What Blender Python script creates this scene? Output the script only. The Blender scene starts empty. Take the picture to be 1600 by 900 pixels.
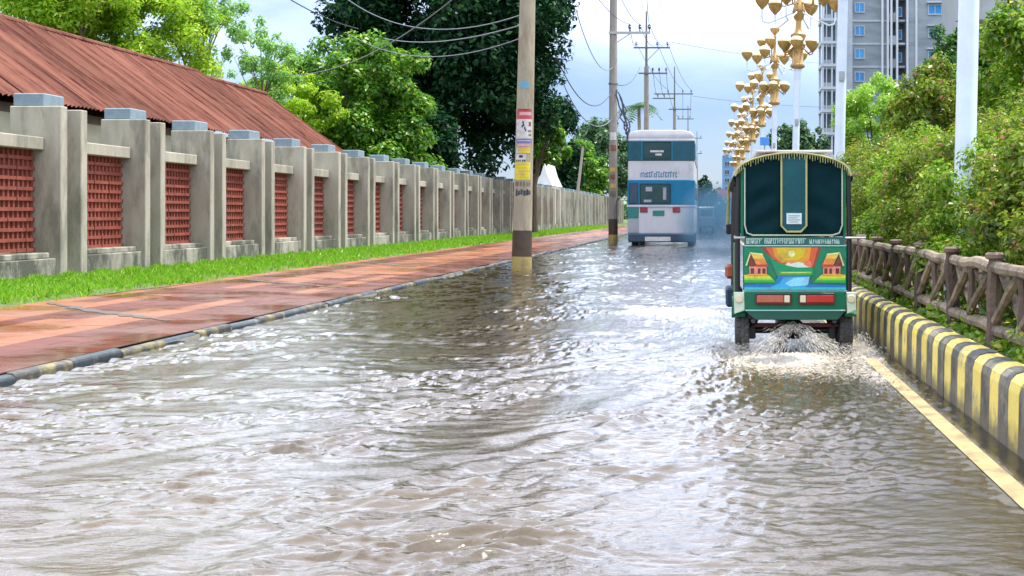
import bpy, bmesh, math, random
import numpy as np
from mathutils import Vector, Matrix
S = bpy.context.scene
COL = S.collection
R = math.radians
RNG = np.random.default_rng(7)
random.seed(7)

# ------------------------------------------------------------------ camera
F, H = 2050.0, 1.2                       # focal length in photo pixels, eye height over the water
cam_d = bpy.data.cameras.new('camera'); cam = bpy.data.objects.new('camera', cam_d); COL.objects.link(cam)
cam.location = (0, 0, H); cam.rotation_euler = (R(90), 0, 0)
cam_d.sensor_width = 36; cam_d.lens = F / 1600 * 36
cam_d.shift_x = -310 / 1600; cam_d.shift_y = -115 / 1600
cam_d.clip_start = .05; cam_d.clip_end = 6000
S.camera = cam

def W(px, py, Y):                        # point seen at a photo pixel, Y metres down the road
    return Vector(((px - 1110) * Y / F, Y, H + (335 - py) * Y / F))

# ------------------------------------------------------------------ world, sun, exposure
to_sun = Vector((.34, .06, .94)).normalized()
SUN_EL = math.asin(to_sun.z); SUN_AZ = math.atan2(to_sun.x, to_sun.y)
world = bpy.data.worlds.new('World'); S.world = world; world.use_nodes = True
nt = world.node_tree; nt.nodes.clear()
def nd(t, typ, **kw):
    n = t.nodes.new(typ)
    for k, v in kw.items(): setattr(n, k, v)
    return n
wo = nd(nt, 'ShaderNodeOutputWorld'); bg = nd(nt, 'ShaderNodeBackground'); bg.inputs['Strength'].default_value = .125
sky = nd(nt, 'ShaderNodeTexSky', sky_type='NISHITA', sun_disc=False)
sky.sun_elevation = SUN_EL; sky.sun_rotation = SUN_AZ; sky.air_density = 1.0; sky.dust_density = .6; sky.ozone_density = 1.5
tc = nd(nt, 'ShaderNodeTexCoord'); mp = nd(nt, 'ShaderNodeMapping'); mp.inputs['Scale'].default_value = (2.2, 2.2, 6.0)
nz = nd(nt, 'ShaderNodeTexNoise'); nz.inputs['Scale'].default_value = 1.4; nz.inputs['Detail'].default_value = 7; nz.inputs['Roughness'].default_value = .55
cr = nd(nt, 'ShaderNodeValToRGB'); cr.color_ramp.elements[0].position = .27; cr.color_ramp.elements[1].position = .52
mx = nd(nt, 'ShaderNodeMixRGB'); mx.inputs['Color2'].default_value = (14.8, 15.9, 18.6, 1)
ml = nd(nt, 'ShaderNodeMath', operation='MULTIPLY')
sx_ = nd(nt, 'ShaderNodeSeparateXYZ'); hz_ = nd(nt, 'ShaderNodeMapRange'); hz_.inputs['From Min'].default_value = .08; hz_.inputs['From Max'].default_value = .26; hz_.inputs['To Min'].default_value = .05; hz_.inputs['To Max'].default_value = .95
nt.links.new(tc.outputs['Generated'], sx_.inputs[0]); nt.links.new(sx_.outputs['Z'], hz_.inputs['Value']); nt.links.new(hz_.outputs[0], ml.inputs[1])   # clouds sink into haze near the horizon
tint = nd(nt, 'ShaderNodeMixRGB', blend_type='MULTIPLY'); tint.inputs['Fac'].default_value = 1; tint.inputs['Color2'].default_value = (.60, .70, 1.0, 1)
nt.links.new(tc.outputs['Generated'], mp.inputs['Vector']); nt.links.new(mp.outputs[0], nz.inputs['Vector'])
nt.links.new(nz.outputs['Fac'], cr.inputs[0]); nt.links.new(cr.outputs[0], ml.inputs[0]); nt.links.new(ml.outputs[0], mx.inputs['Fac'])
nt.links.new(sky.outputs[0], tint.inputs['Color1']); nt.links.new(tint.outputs[0], mx.inputs['Color1']); nt.links.new(mx.outputs[0], bg.inputs['Color']); nt.links.new(bg.outputs[0], wo.inputs[0])

sd = bpy.data.lights.new('sun', 'SUN'); sd.energy = 5.0; sd.angle = R(.55); sd.color = (1, .94, .82)
sun = bpy.data.objects.new('sun', sd); COL.objects.link(sun); sun.location = (10, 10, 40)
sun.rotation_euler = to_sun.to_track_quat('Z', 'Y').to_euler()
S.view_settings.view_transform = 'Standard'; S.view_settings.look = 'None'
S.view_settings.exposure = .45; S.view_settings.gamma = 1; S.view_settings.use_curve_mapping = False
S.render.engine = 'CYCLES'
S.cycles.max_bounces = 7; S.cycles.transparent_max_bounces = 12; S.cycles.volume_bounces = 1
S.cycles.use_denoising = True

# ------------------------------------------------------------------ materials
MATS = {}
def srgb(r, g, b):
    f = lambda c: ((c / 255 + .055) / 1.055) ** 2.4 if c > 10 else c / 255 / 12.92
    return (f(r), f(g), f(b))
def newmat(name):
    m = bpy.data.materials.new(name); m.use_nodes = True; t = m.node_tree
    p = next(n for n in t.nodes if n.type == 'BSDF_PRINCIPLED'); MATS[name] = m
    return m, t, p
def M(name, c1, c2=None, scale=6, rough=.6, bump=0, bscale=30, metal=0, stain=None, sscale=1.5, sth=.55, rnd=0,
      stretch=(1, 1, 1), rough2=None, spec=.5, tide=None):
    """base colour c1/c2 mixed by noise, optional stain colour in patches, fine relief, per-object value shift"""
    m, t, p = newmat(name); L = t.links.new
    c2 = c2 or c1
    tc = nd(t, 'ShaderNodeTexCoord'); mp = nd(t, 'ShaderNodeMapping'); mp.inputs['Scale'].default_value = stretch
    L(tc.outputs['Object'], mp.inputs['Vector'])
    oi = nd(t, 'ShaderNodeObjectInfo')
    if rnd:
        ad = nd(t, 'ShaderNodeVectorMath', operation='ADD'); sc = nd(t, 'ShaderNodeMath', operation='MULTIPLY'); sc.inputs[1].default_value = 37
        L(oi.outputs['Random'], sc.inputs[0]); L(mp.outputs[0], ad.inputs[0]); L(sc.outputs[0], ad.inputs[1]); vec = ad.outputs[0]
    else: vec = mp.outputs[0]
    n = nd(t, 'ShaderNodeTexNoise'); n.inputs['Scale'].default_value = scale; n.inputs['Detail'].default_value = 6; n.inputs['Roughness'].default_value = .65
    L(vec, n.inputs['Vector'])
    cr = nd(t, 'ShaderNodeValToRGB'); cr.color_ramp.elements[0].position = .32; cr.color_ramp.elements[1].position = .68
    cr.color_ramp.elements[0].color = (*c1, 1); cr.color_ramp.elements[1].color = (*c2, 1)
    L(n.outputs['Fac'], cr.inputs[0]); col = cr.outputs[0]
    if stain:
        n2 = nd(t, 'ShaderNodeTexNoise'); n2.inputs['Scale'].default_value = sscale; n2.inputs['Detail'].default_value = 8; n2.inputs['Roughness'].default_value = .7
        L(vec, n2.inputs['Vector'])
        r2 = nd(t, 'ShaderNodeValToRGB'); r2.color_ramp.elements[0].position = sth - .06; r2.color_ramp.elements[1].position = sth + .09
        L(n2.outputs['Fac'], r2.inputs[0])
        mm = nd(t, 'ShaderNodeMixRGB'); mm.inputs['Color2'].default_value = (*stain, 1)
        L(r2.outputs[0], mm.inputs['Fac']); L(col, mm.inputs['Color1']); col = mm.outputs[0]
    if tide:                              # mud left by the flood below a ragged line
        sp = nd(t, 'ShaderNodeSeparateXYZ'); L(tc.outputs['Object'], sp.inputs[0])
        nn = nd(t, 'ShaderNodeTexNoise'); nn.inputs['Scale'].default_value = 9; nn.inputs['Detail'].default_value = 6; L(vec, nn.inputs['Vector'])
        ma = nd(t, 'ShaderNodeMath', operation='MULTIPLY_ADD'); ma.inputs[1].default_value = -.22; L(nn.outputs['Fac'], ma.inputs[0]); L(sp.outputs['Z'], ma.inputs[2])
        tm = nd(t, 'ShaderNodeMapRange'); tm.inputs['From Min'].default_value = tide + .07 - .11; tm.inputs['From Max'].default_value = tide - .05 - .11; tm.inputs['To Max'].default_value = .82; L(ma.outputs[0], tm.inputs['Value'])
        t2 = nd(t, 'ShaderNodeMixRGB'); t2.inputs['Color2'].default_value = (.13, .105, .07, 1); L(tm.outputs[0], t2.inputs['Fac']); L(col, t2.inputs['Color1']); col = t2.outputs[0]
    if rnd:
        hv = nd(t, 'ShaderNodeHueSaturation'); mr = nd(t, 'ShaderNodeMapRange'); mr.inputs['To Min'].default_value = 1 - rnd; mr.inputs['To Max'].default_value = 1 + rnd
        L(oi.outputs['Random'], mr.inputs['Value']); L(mr.outputs[0], hv.inputs['Value']); L(col, hv.inputs['Color']); col = hv.outputs[0]
    L(col, p.inputs['Base Color'])
    p.inputs['Roughness'].default_value = rough; p.inputs['Metallic'].default_value = metal; p.inputs['Specular IOR Level'].default_value = spec
    if rough2 is not None:
        n3 = nd(t, 'ShaderNodeTexNoise'); n3.inputs['Scale'].default_value = .9; n3.inputs['Detail'].default_value = 5; L(vec, n3.inputs['Vector'])
        mr = nd(t, 'ShaderNodeMapRange'); mr.inputs['From Min'].default_value = .4; mr.inputs['From Max'].default_value = .6
        mr.inputs['To Min'].default_value = rough; mr.inputs['To Max'].default_value = rough2
        L(n3.outputs['Fac'], mr.inputs['Value']); L(mr.outputs[0], p.inputs['Roughness'])
    if bump:
        n4 = nd(t, 'ShaderNodeTexNoise'); n4.inputs['Scale'].default_value = bscale; n4.inputs['Detail'].default_value = 5; L(vec, n4.inputs['Vector'])
        b = nd(t, 'ShaderNodeBump'); b.inputs['Strength'].default_value = bump; b.inputs['Distance'].default_value = .02
        L(n4.outputs['Fac'], b.inputs['Height']); L(b.outputs[0], p.inputs['Normal'])
    return m
def LEAF(name, ca, cb, cc=None, pc=.06, trans=.35, gloss=.05):
    """leaf colour varies from leaf to leaf between ca and cb; a share pc of the leaves is cc"""
    m = bpy.data.materials.new(name); m.use_nodes = True; t = m.node_tree; t.nodes.clear(); L = t.links.new; MATS[name] = m
    g = nd(t, 'ShaderNodeNewGeometry'); cr = nd(t, 'ShaderNodeValToRGB'); e = cr.color_ramp.elements
    e[0].color = (*ca, 1); e[1].color = (*cb, 1); e[0].position = 0; e[1].position = 1 - pc - .01
    if cc: x = e.new(1 - pc); x.color = (*cc, 1); x2 = e.new(1); x2.color = (*cc, 1)
    L(g.outputs['Random Per Island'], cr.inputs[0])
    d = nd(t, 'ShaderNodeBsdfDiffuse'); tr = nd(t, 'ShaderNodeBsdfTranslucent'); gl = nd(t, 'ShaderNodeBsdfGlossy'); gl.inputs['Roughness'].default_value = .35
    m1 = nd(t, 'ShaderNodeMixShader'); m1.inputs[0].default_value = trans; m2 = nd(t, 'ShaderNodeMixShader'); m2.inputs[0].default_value = gloss
    L(cr.outputs[0], d.inputs['Color']); L(cr.outputs[0], tr.inputs['Color'])
    L(d.outputs[0], m1.inputs[1]); L(tr.outputs[0], m1.inputs[2]); L(m1.outputs[0], m2.inputs[1]); L(gl.outputs[0], m2.inputs[2])
    o = nd(t, 'ShaderNodeOutputMaterial'); L(m2.outputs[0], o.inputs[0])
    return m

CONC = M('concrete render', (.30, .28, .215), (.39, .37, .295), 3, .85, .35, 60, stain=(.19, .185, .14), sscale=1.1, sth=.54, rnd=.08, stretch=(2, 2, .55))
PLIN = M('stained plinth', (.27, .26, .20), (.35, .33, .27), 4, .9, .5, 40, stain=(.07, .075, .055), sscale=1.6, sth=.46, stretch=(1, 1, .5), rnd=.08)
CAPB = M('blue grey block', (.15, .215, .26), (.21, .28, .32), 8, .8, .2, 60, rnd=.06)
TERRA = M('terracotta', (.18, .036, .022), (.26, .064, .038), 12, .8, .3, 80, rnd=.15)
RUST = M('rusty roof sheet', (.125, .046, .031), (.19, .082, .058), 2.2, .85, .12, 30, spec=.12, stain=(.065, .02, .014), sscale=1.1, sth=.53, stretch=(.6, 3, .6), rnd=.24)
SHEDW = M('shed plaster', (.42, .40, .26), (.52, .49, .35), 3, .9)
ASPH = M('wet asphalt', (.075, .07, .058), (.12, .11, .09), 9, .25, .25, 120, stain=(.16, .14, .10), sscale=1.2, sth=.6)
YLINE = M('road line yellow', (.36, .27, .11), (.47, .385, .20), 7, .35, .2, 90, stain=(.23, .17, .095), sscale=4.5, sth=.53)
KYEL = M('kerb yellow', (.80, .60, .09), (.88, .72, .20), 8, .55, .25, 60, stain=(.30, .26, .17), sscale=4, sth=.57, rnd=.12, tide=.08)
KBLK = M('kerb black', (.045, .045, .045), (.12, .115, .10), 8, .6, .25, 60, stain=(.21, .19, .14), sscale=4, sth=.54, rnd=.2, tide=.08)
KLBLK = M('low kerb black', (.03, .04, .045), (.06, .075, .085), 8, .35, .25, 60, stain=(.2, .2, .17), sscale=5, sth=.62, rnd=.2)
KLYEL = M('low kerb yellow', (.15, .125, .05), (.27, .235, .11), 8, .5, .25, 60, stain=(.055, .055, .05), sscale=5, sth=.44, rnd=.15)
KCORE = M('kerb concrete', (.25, .24, .2), (.33, .31, .27), 8, .8)
TILE_R = M('red paver', (.105, .026, .013), (.155, .042, .020), 2.5, .14, .05, 50, stain=(.13, .07, .045), sscale=1.0, sth=.58, rough2=.5)
TILE_O = M('orange paver', (.22, .075, .028), (.30, .115, .048), 2.5, .18, .05, 50, stain=(.19, .11, .07), sscale=1.0, sth=.58, rough2=.55)
DIRT = M('bare soil', (.13, .095, .06), (.2, .15, .1), 5, .95, .4, 30)
GRASSG = M('turf soil', (.06, .085, .025), (.10, .15, .03), 6, .95, .4, 30)
SOILG = M('median soil', (.05, .06, .02), (.09, .10, .035), 4, .95, .5, 20)
FARG = M('far ground', (.10, .12, .06), (.15, .16, .09), .3, .95)
LOGM = M('weathered log', (.17, .13, .088), (.33, .265, .19), 7, .85, .6, 40, stain=(.07, .05, .036), sscale=4, sth=.56, rnd=.2)
LOGD = M('dark log post', (.075, .05, .036), (.135, .095, .068), 7, .85, .5, 40, rnd=.2)
LOGCAP = M('log post cap', (.14, .095, .068), (.22, .155, .115), 8, .8)
POLEC = M('pole concrete', (.24, .205, .14), (.36, .315, .235), 4, .85, .25, 50, stain=(.17, .13, .07), sscale=1.4, sth=.58, stretch=(2, 2, .5))
POLEG = M('pole grey', (.20, .18, .16), (.27, .25, .225), 4, .8, stretch=(2, 2, .5))
POLED = M('pole dark', (.10, .105, .11), (.15, .15, .155), 4, .7)
BROWNB = M('dark brown paint band', (.035, .022, .014), (.07, .046, .028), 6, .6, .2, 60)
YELB = M('muddy yellow paint band', (.30, .235, .05), (.40, .31, .10), 6, .6, .2, 60, stain=(.2, .15, .07), sscale=3)
BARK = M('bark', (.10, .075, .05), (.17, .13, .09), 8, .9, .6, 20, stretch=(1, 1, .3))
PALEB = M('pale pole wood', (.28, .25, .2), (.36, .32, .26), 8, .9, stretch=(1, 1, .3))
WIRE = M('cable', (.05, .055, .07), None, 5, .6)
WIREL = M('pale cable', (.17, .20, .23), None, 5, .5)
METAL = M('galvanised steel', (.3, .31, .32), (.4, .41, .42), 12, .5, metal=.4)
INSUL = M('insulator', (.05, .06, .09), None, 5, .3)
LPOLE = M('lamp pole paint', (.58, .66, .78), (.68, .75, .85), 5, .35, rnd=.03)
GOLD = M('gold paint', (.36, .215, .065), (.54, .35, .13), 9, .38, metal=.25, rnd=.06)
GOLDD = M('old gold paint', (.28, .17, .06), (.36, .22, .08), 9, .4, metal=.3)
SHADE = M('cream lamp glass', (.80, .66, .36), (.85, .74, .48), 6, .3)
WHITE = M('white paint', (.72, .72, .72), (.8, .8, .8), 5, .4)
BLACK = M('black paint', (.012, .012, .014), (.02, .02, .022), 6, .4)
RUBBER = M('tyre rubber', (.035, .034, .034), (.06, .058, .055), 10, .75, .4, 60, stain=(.13, .12, .10), sscale=6, sth=.6)

# ------------------------------------------------------------------ mesh helpers
class MB:
    def __init__(s): s.v = []; s.f = []; s.m = []; s.mi = 0
    def add(s, vs, fs):
        o = len(s.v); s.v += [tuple(v) for v in vs]; s.f += [tuple(i + o for i in f) for f in fs]; s.m += [s.mi] * len(fs); return s
    def box(s, x0, x1, y0, y1, z0, z1):
        vs = [(x, y, z) for z in (z0, z1) for y in (y0, y1) for x in (x0, x1)]
        return s.add(vs, [(0, 2, 3, 1), (4, 5, 7, 6), (0, 1, 5, 4), (1, 3, 7, 5), (3, 2, 6, 7), (2, 0, 4, 6)])
    def tube(s, pts, rad, n=8, cap=True):
        pts = [Vector(p) for p in pts]; k = len(pts)
        rad = rad if hasattr(rad, '__len__') else [rad] * k
        vs = []; fs = []; up = Vector((.13, .07, 1))
        prev = None
        for i, p in enumerate(pts):
            d = (pts[min(i + 1, k - 1)] - pts[max(i - 1, 0)]).normalized()
            a = prev if prev is not None else (up.cross(d) if abs(d.z) < .95 else Vector((1, 0, 0)))
            a = (a - d * a.dot(d)).normalized(); prev = a; b = d.cross(a)
            for j in range(n):
                t = 2 * math.pi * j / n
                vs.append(p + (a * math.cos(t) + b * math.sin(t)) * rad[i])
        for i in range(k - 1):
            for j in range(n):
                fs.append((i * n + j, i * n + (j + 1) % n, (i + 1) * n + (j + 1) % n, (i + 1) * n + j))
        if cap: fs += [tuple(range(n))[::-1], tuple((k - 1) * n + j for j in range(n))]
        return s.add(vs, fs)
    def lathe(s, prof, n=12, c=(0, 0, 0), axis='z'):
        vs = []; fs = []; k = len(prof)
        for r, h in prof:
            for j in range(n):
                t = 2 * math.pi * j / n; a, b = r * math.cos(t), r * math.sin(t)
                vs.append((c[0] + a, c[1] + b, c[2] + h) if axis == 'z' else (c[0] + h, c[1] + a, c[2] + b))
        for i in range(k - 1):
            for j in range(n):
                fs.append((i * n + j, i * n + (j + 1) % n, (i + 1) * n + (j + 1) % n, (i + 1) * n + j))
        fs += [tuple(range(n))[::-1], tuple((k - 1) * n + j for j in range(n))]
        return s.add(vs, fs)
    def prism(s, poly, axis, a, b):
        """polygon extruded along an axis: 'y' takes (x,z), 'x' takes (y,z), 'z' takes (x,y)"""
        n = len(poly)
        q = {'y': lambda p, h: (p[0], h, p[1]), 'x': lambda p, h: (h, p[0], p[1]), 'z': lambda p, h: (p[0], p[1], h)}[axis]
        vs = [q(p, a) for p in poly] + [q(p, b) for p in poly]
        fs = [tuple(range(n)), tuple(range(2 * n - 1, n - 1, -1))] + [(i, i + n, (i + 1) % n + n, (i + 1) % n) for i in range(n)]
        return s.add(vs, fs)
    def build(s, name, mats, parent=None, bevel=0, smooth=False, org=(0, 0, 0), seg=1):
        me = bpy.data.meshes.new(name)
        o = Vector(org)
        me.from_pydata([tuple(Vector(v) - o) for v in s.v], [], s.f)
        mats = mats if isinstance(mats, (list, tuple)) else [mats]
        for m in mats: me.materials.append(m)
        if len(mats) > 1: me.polygons.foreach_set('material_index', s.m)
        bm = bmesh.new(); bm.from_mesh(me)
        bmesh.ops.recalc_face_normals(bm, faces=bm.faces)
        if bevel:
            bmesh.ops.bevel(bm, geom=[e for e in bm.edges if len(e.link_faces) == 2 and e.calc_face_angle(0) > .6], offset=bevel, segments=seg, affect='EDGES', profile=.5)
        bm.to_mesh(me); bm.free()
        if smooth:
            me.polygons.foreach_set('use_smooth', [True] * len(me.polygons)); me.set_sharp_from_angle(angle=R(40))
        return link(name, me, parent)
def link(name, me, parent=None):
    ob = bpy.data.objects.new(name, me); COL.objects.link(ob)
    if parent is not None: ob.parent = parent
    return ob
def np_mesh(name, v, faces, mats, parent=None, smooth=False):
    k = faces.shape[1]; me = bpy.data.meshes.new(name)
    me.vertices.add(len(v)); me.vertices.foreach_set('co', np.ascontiguousarray(v, dtype=np.float32).ravel())
    me.loops.add(faces.size); me.loops.foreach_set('vertex_index', np.ascontiguousarray(faces, dtype=np.int32).ravel())
    me.polygons.add(len(faces)); me.polygons.foreach_set('loop_start', np.arange(0, faces.size, k, dtype=np.int32))
    me.polygons.foreach_set('loop_total', np.full(len(faces), k, dtype=np.int32))
    for m in (mats if isinstance(mats, (list, tuple)) else [mats]): me.materials.append(m)
    if smooth: me.polygons.foreach_set('use_smooth', np.ones(len(faces), dtype=bool))
    me.update(calc_edges=True)
    return link(name, me, parent)
def thing(name, label, cat, loc=(0, 0, 0), group=None, rz=0):
    o = bpy.data.objects.new(name, None); COL.objects.link(o); o.location = loc; o.rotation_euler = (0, 0, rz); o.empty_display_size = .2
    tag(o, label, cat, group); return o
def tag(o, label=None, cat=None, group=None, kind=None):
    if label: o['label'] = label
    if cat: o['category'] = cat
    if group: o['group'] = group
    if kind: o['kind'] = kind
    return o
def copy_tree(o, parent=None):
    c = o.copy(); COL.objects.link(c)
    if parent is not None: c.parent = parent
    for ch in list(o.children): copy_tree(ch, c)
    return c
def grid_sheet(name, xs, ys, zf, mat, kind='structure', parent=None):
    X, Y = np.meshgrid(xs, ys); Z = zf(X, Y) if callable(zf) else np.full_like(X, zf)
    v = np.stack([X, Y, Z], -1).reshape(-1, 3); nx, ny = len(xs), len(ys)
    i = np.arange(nx - 1)[None, :] + nx * np.arange(ny - 1)[:, None]
    f = np.stack([i, i + 1, i + 1 + nx, i + nx], -1).reshape(-1, 4)
    o = np_mesh(name, v, f, mat, parent)
    if kind: o['kind'] = kind
    return o

# ------------------------------------------------------------------ the setting: ground, road, water
XK, XL = 1.54, -5.0                     # faces of the tall right kerb and the low left kerb
grid_sheet('ground', np.array([-2500, -60, 60, 2500.]), np.array([-60, 200, 3500.]), -.45, FARG)
def road_z(X): return np.interp(X, [-5.1, -1.5, .60, 1.10, 1.25, 1.39, 1.46, 1.54], [-.10, -.075, -.032, -.010, .0015, .002, -.008, -.012])
road = grid_sheet('road', np.concatenate([np.linspace(-4.75, .5, 12), np.linspace(.6, 1.62, 18)]), np.array([-6, 2, 20, 60, 140, 420.]), lambda X, Y: road_z(X), ASPH)
ys = np.linspace(2, 120, 120); xs = np.array([1.268, 1.29, 1.34, 1.372])
grid_sheet('road_marking', xs, ys, lambda X, Y: road_z(X) + .005, YLINE, None, road)

# flood water: real waves on a sheet that is finer near the eye
def waves(X, Y):
    rng = np.random.default_rng(3); h = np.zeros_like(X)
    def field(n, seed, lo, hi):
        g = np.random.default_rng(seed); o = np.zeros_like(X)
        for _ in range(n):
            k = 2 * math.pi / math.exp(g.uniform(math.log(lo), math.log(hi))); a = g.uniform(0, 2 * math.pi)
            o += np.cos(k * (X * math.cos(a) + Y * math.sin(a)) + g.uniform(0, 6.28))
        return o / math.sqrt(n / 2)
    calm = np.clip(.50 + .30 * field(9, 11, 1.6, 5), .10, 1.2)
    calm2 = np.clip(.70 + .42 * field(9, 12, .9, 3.5), .15, 1.7) * np.interp(X, [-5, -.6, .5, 1.6], [1.15, 1.0, .6, .7])
    wx, wy = .05 * field(8, 21, .5, 1.5), .05 * field(8, 22, .5, 1.5)      # warp so that crests wander
    for i in range(100):
        lam = math.exp(math.log(.058) + (math.log(.95) - math.log(.058)) * rng.random() ** 1.5); k = 2 * math.pi / lam
        a = math.pi / 2 + rng.normal(0, .42) if rng.random() < .82 else rng.uniform(0, 2 * math.pi)
        p = k * ((X + wx) * math.cos(a) + (Y + wy) * math.sin(a)) + rng.uniform(0, 6.28)
        s = np.sin(p + .6 * np.sin(p)); amp = .0185 * lam / math.sqrt(8) * float(np.interp(lam, [.2, .4, .8], [1, .42, .22]))
        s = s + .15 * np.cos(2 * p)                                         # sharper crests
        h += amp * s * (calm2 if lam < .3 else calm)
    # wakes of the rickshaw and of the bus
    for xc, yt, sp, am in ((.74, 11.6, .34, .012), (.55, 13.6, .5, .009), (-1.9, 50, .055, .016), (-1.2, 30, .12, .011), (1.6, 9.0, .62, .006)):
        for sg in (-1, 1):
            d = (X - xc) * sg - (yt - Y) * sp
            d = d + .12 * np.sin(Y * 1.7 + xc) + .05 * np.sin(Y * 5.1)
            env = np.exp(-(d / .42) ** 2) * (Y < yt) * np.clip((yt - Y) / 2, 0, 1) * np.exp(-np.clip(yt - Y, 0, 99) / 22)
            h += am * env * np.cos(d * 2 * math.pi / .34)
    return h
rows = [3.0]
while rows[-1] < 62: rows.append(rows[-1] + min(max(rows[-1] ** 2 * .00050, .011), .11))
while rows[-1] < 400: rows.append(rows[-1] * 1.03)
ys = np.array(rows)
xs = np.concatenate([np.linspace(XL + .06, -3, 80, endpoint=False), np.linspace(-3, XK + .01, 300)])
X, Y = np.meshgrid(xs, ys)
depth = -road_z(X)
h = waves(X, Y) * np.clip((depth + .012) / .06, .10, 1) * np.interp(Y, [0, 24, 45, 70, 120, 400], [1, 1, .75, .4, .15, .05])
foam = np.zeros_like(X)
def blob(cx, cy, rx, ry, a): return a * np.exp(-((X - cx) / rx) ** 2 - ((Y - cy) / ry) ** 2)
for b in ((.74, 11.1, .5, .55, 1.0), (.3, 10.6, .5, .7, .75), (.95, 10.2, .55, .8, .7), (.7, 9.3, .8, .9, .45), (.1, 11.6, .28, .5, .9), (1.35, 11.2, .2, .9, .8),
          (-.45, 16.0, .7, .45, 1.5), (.05, 14.6, .25, 1.1, .85), (-.3, 13.2, .35, .7, .5), (1.35, 13.6, .14, 1.5, .7), (1.3, 9.4, .2, .9, .55), (-.1, 9.9, .5, .4, .35), (.6, 7.8, .9, .9, .22)):
    foam += blob(*b)
foam = np.clip(foam * .46, 0, 1)
h += blob(.74, 11.0, .36, .3, .02) + foam * .014 * np.random.default_rng(5).normal(0, 1, X.shape) * (Y < 20)
chop = np.clip(blob(.65, 9.3, .95, 2.2, 1.0) + blob(-.3, 14.5, .6, 3, .7) + blob(.45, 6.5, .8, 2.4, .75), 0, 1); cg = np.random.default_rng(77)
for _ in range(36):
    lam = math.exp(cg.uniform(math.log(.05), math.log(.2))); a_ = cg.uniform(0, 6.28); h += chop * np.clip(.8 + .5 * np.sin(X * 2.3 + 1.3 * np.sin(Y * 1.1)) * np.sin(Y * 1.9 + X), .2, 1.3) * .0115 * lam * np.sin(2 * math.pi / lam * (X * math.cos(a_) + Y * math.sin(a_)) + cg.uniform(0, 6.28))
h += blob(-.45, 16.1, .7, .3, .05)
for sx in (.0, 1.40): h += blob(sx, 11.4, .12, .5, .03)
v = np.stack([X, Y, h], -1).reshape(-1, 3); nx, ny = len(xs), len(ys)
i = np.arange(nx - 1)[None, :] + nx * np.arange(ny - 1)[:, None]
f = np.stack([i, i + 1, i + 1 + nx, i + nx], -1).reshape(-1, 4)
m = bpy.data.materials.new('flood water'); m.use_nodes = True; t = m.node_tree; t.nodes.clear(); L = t.links.new
o = nd(t, 'ShaderNodeOutputMaterial')
tc = nd(t, 'ShaderNodeTexCoord'); mp = nd(t, 'ShaderNodeMapping'); mp.inputs['Scale'].default_value = (1, 1.6, 1); L(tc.outputs['Object'], mp.inputs['Vector'])
n1 = nd(t, 'ShaderNodeTexNoise'); n1.inputs['Scale'].default_value = 24; n1.inputs['Detail'].default_value = 4; n1.inputs['Roughness'].default_value = .6; L(mp.outputs[0], n1.inputs['Vector'])
bp = nd(t, 'ShaderNodeBump'); bp.inputs['Strength'].default_value = .22; bp.inputs['Distance'].default_value = .02; L(n1.outputs['Fac'], bp.inputs['Height'])
n2 = nd(t, 'ShaderNodeTexNoise'); n2.inputs['Scale'].default_value = .7; n2.inputs['Detail'].default_value = 4; L(tc.outputs['Object'], n2.inputs['Vector'])
cr = nd(t, 'ShaderNodeValToRGB'); cr.color_ramp.elements[0].color = (.058, .035, .008, 1); cr.color_ramp.elements[1].color = (.082, .053, .016, 1)
cr.color_ramp.elements[0].position = .35; cr.color_ramp.elements[1].position = .65; L(n2.outputs['Fac'], cr.inputs[0])
murk = nd(t, 'ShaderNodeBsdfPrincipled'); L(cr.outputs[0], murk.inputs['Base Color']); murk.inputs['Roughness'].default_value = .07; murk.inputs['IOR'].default_value = 1.38; murk.inputs['Coat Weight'].default_value = 1; murk.inputs['Coat Roughness'].default_value = .06; murk.inputs['Coat IOR'].default_value = 1.6; L(bp.outputs[0], murk.inputs['Coat Normal']); L(bp.outputs[0], murk.inputs['Normal'])
tr = nd(t, 'ShaderNodeBsdfTransparent'); tr.inputs['Color'].default_value = (.86, .80, .66, 1); gl = nd(t, 'ShaderNodeBsdfGlossy'); gl.inputs['Roughness'].default_value = .07; L(bp.outputs[0], gl.inputs['Normal'])
fr = nd(t, 'ShaderNodeFresnel'); fr.inputs['IOR'].default_value = 1.6; L(bp.outputs[0], fr.inputs['Normal'])
cl = nd(t, 'ShaderNodeMixShader'); L(fr.outputs[0], cl.inputs[0]); L(tr.outputs[0], cl.inputs[1]); L(gl.outputs[0], cl.inputs[2])
at = nd(t, 'ShaderNodeAttribute', attribute_name='murk'); af = nd(t, 'ShaderNodeAttribute', attribute_name='foam')
m1 = nd(t, 'ShaderNodeMixShader'); L(at.outputs['Fac'], m1.inputs[0]); L(cl.outputs[0], m1.inputs[1]); L(murk.outputs[0], m1.inputs[2])
n3 = nd(t, 'ShaderNodeTexNoise'); n3.inputs['Scale'].default_value = 17; n3.inputs['Detail'].default_value = 7; n3.inputs['Roughness'].default_value = .7; L(mp.outputs[0], n3.inputs['Vector'])
sb = nd(t, 'ShaderNodeMath', operation='ADD'); L(n3.outputs['Fac'], sb.inputs[0]); L(af.outputs['Fac'], sb.inputs[1])
mr = nd(t, 'ShaderNodeMapRange'); mr.inputs['From Min'].default_value = .86; mr.inputs['From Max'].default_value = 1.2; L(sb.outputs[0], mr.inputs['Value'])
fo = nd(t, 'ShaderNodeBsdfDiffuse'); fo.inputs['Color'].default_value = (.50, .455, .39, 1)
m2 = nd(t, 'ShaderNodeMixShader'); L(mr.outputs[0], m2.inputs[0]); L(m1.outputs[0], m2.inputs[1]); L(fo.outputs[0], m2.inputs[2]); L(m2.outputs[0], o.inputs[0])
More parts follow.
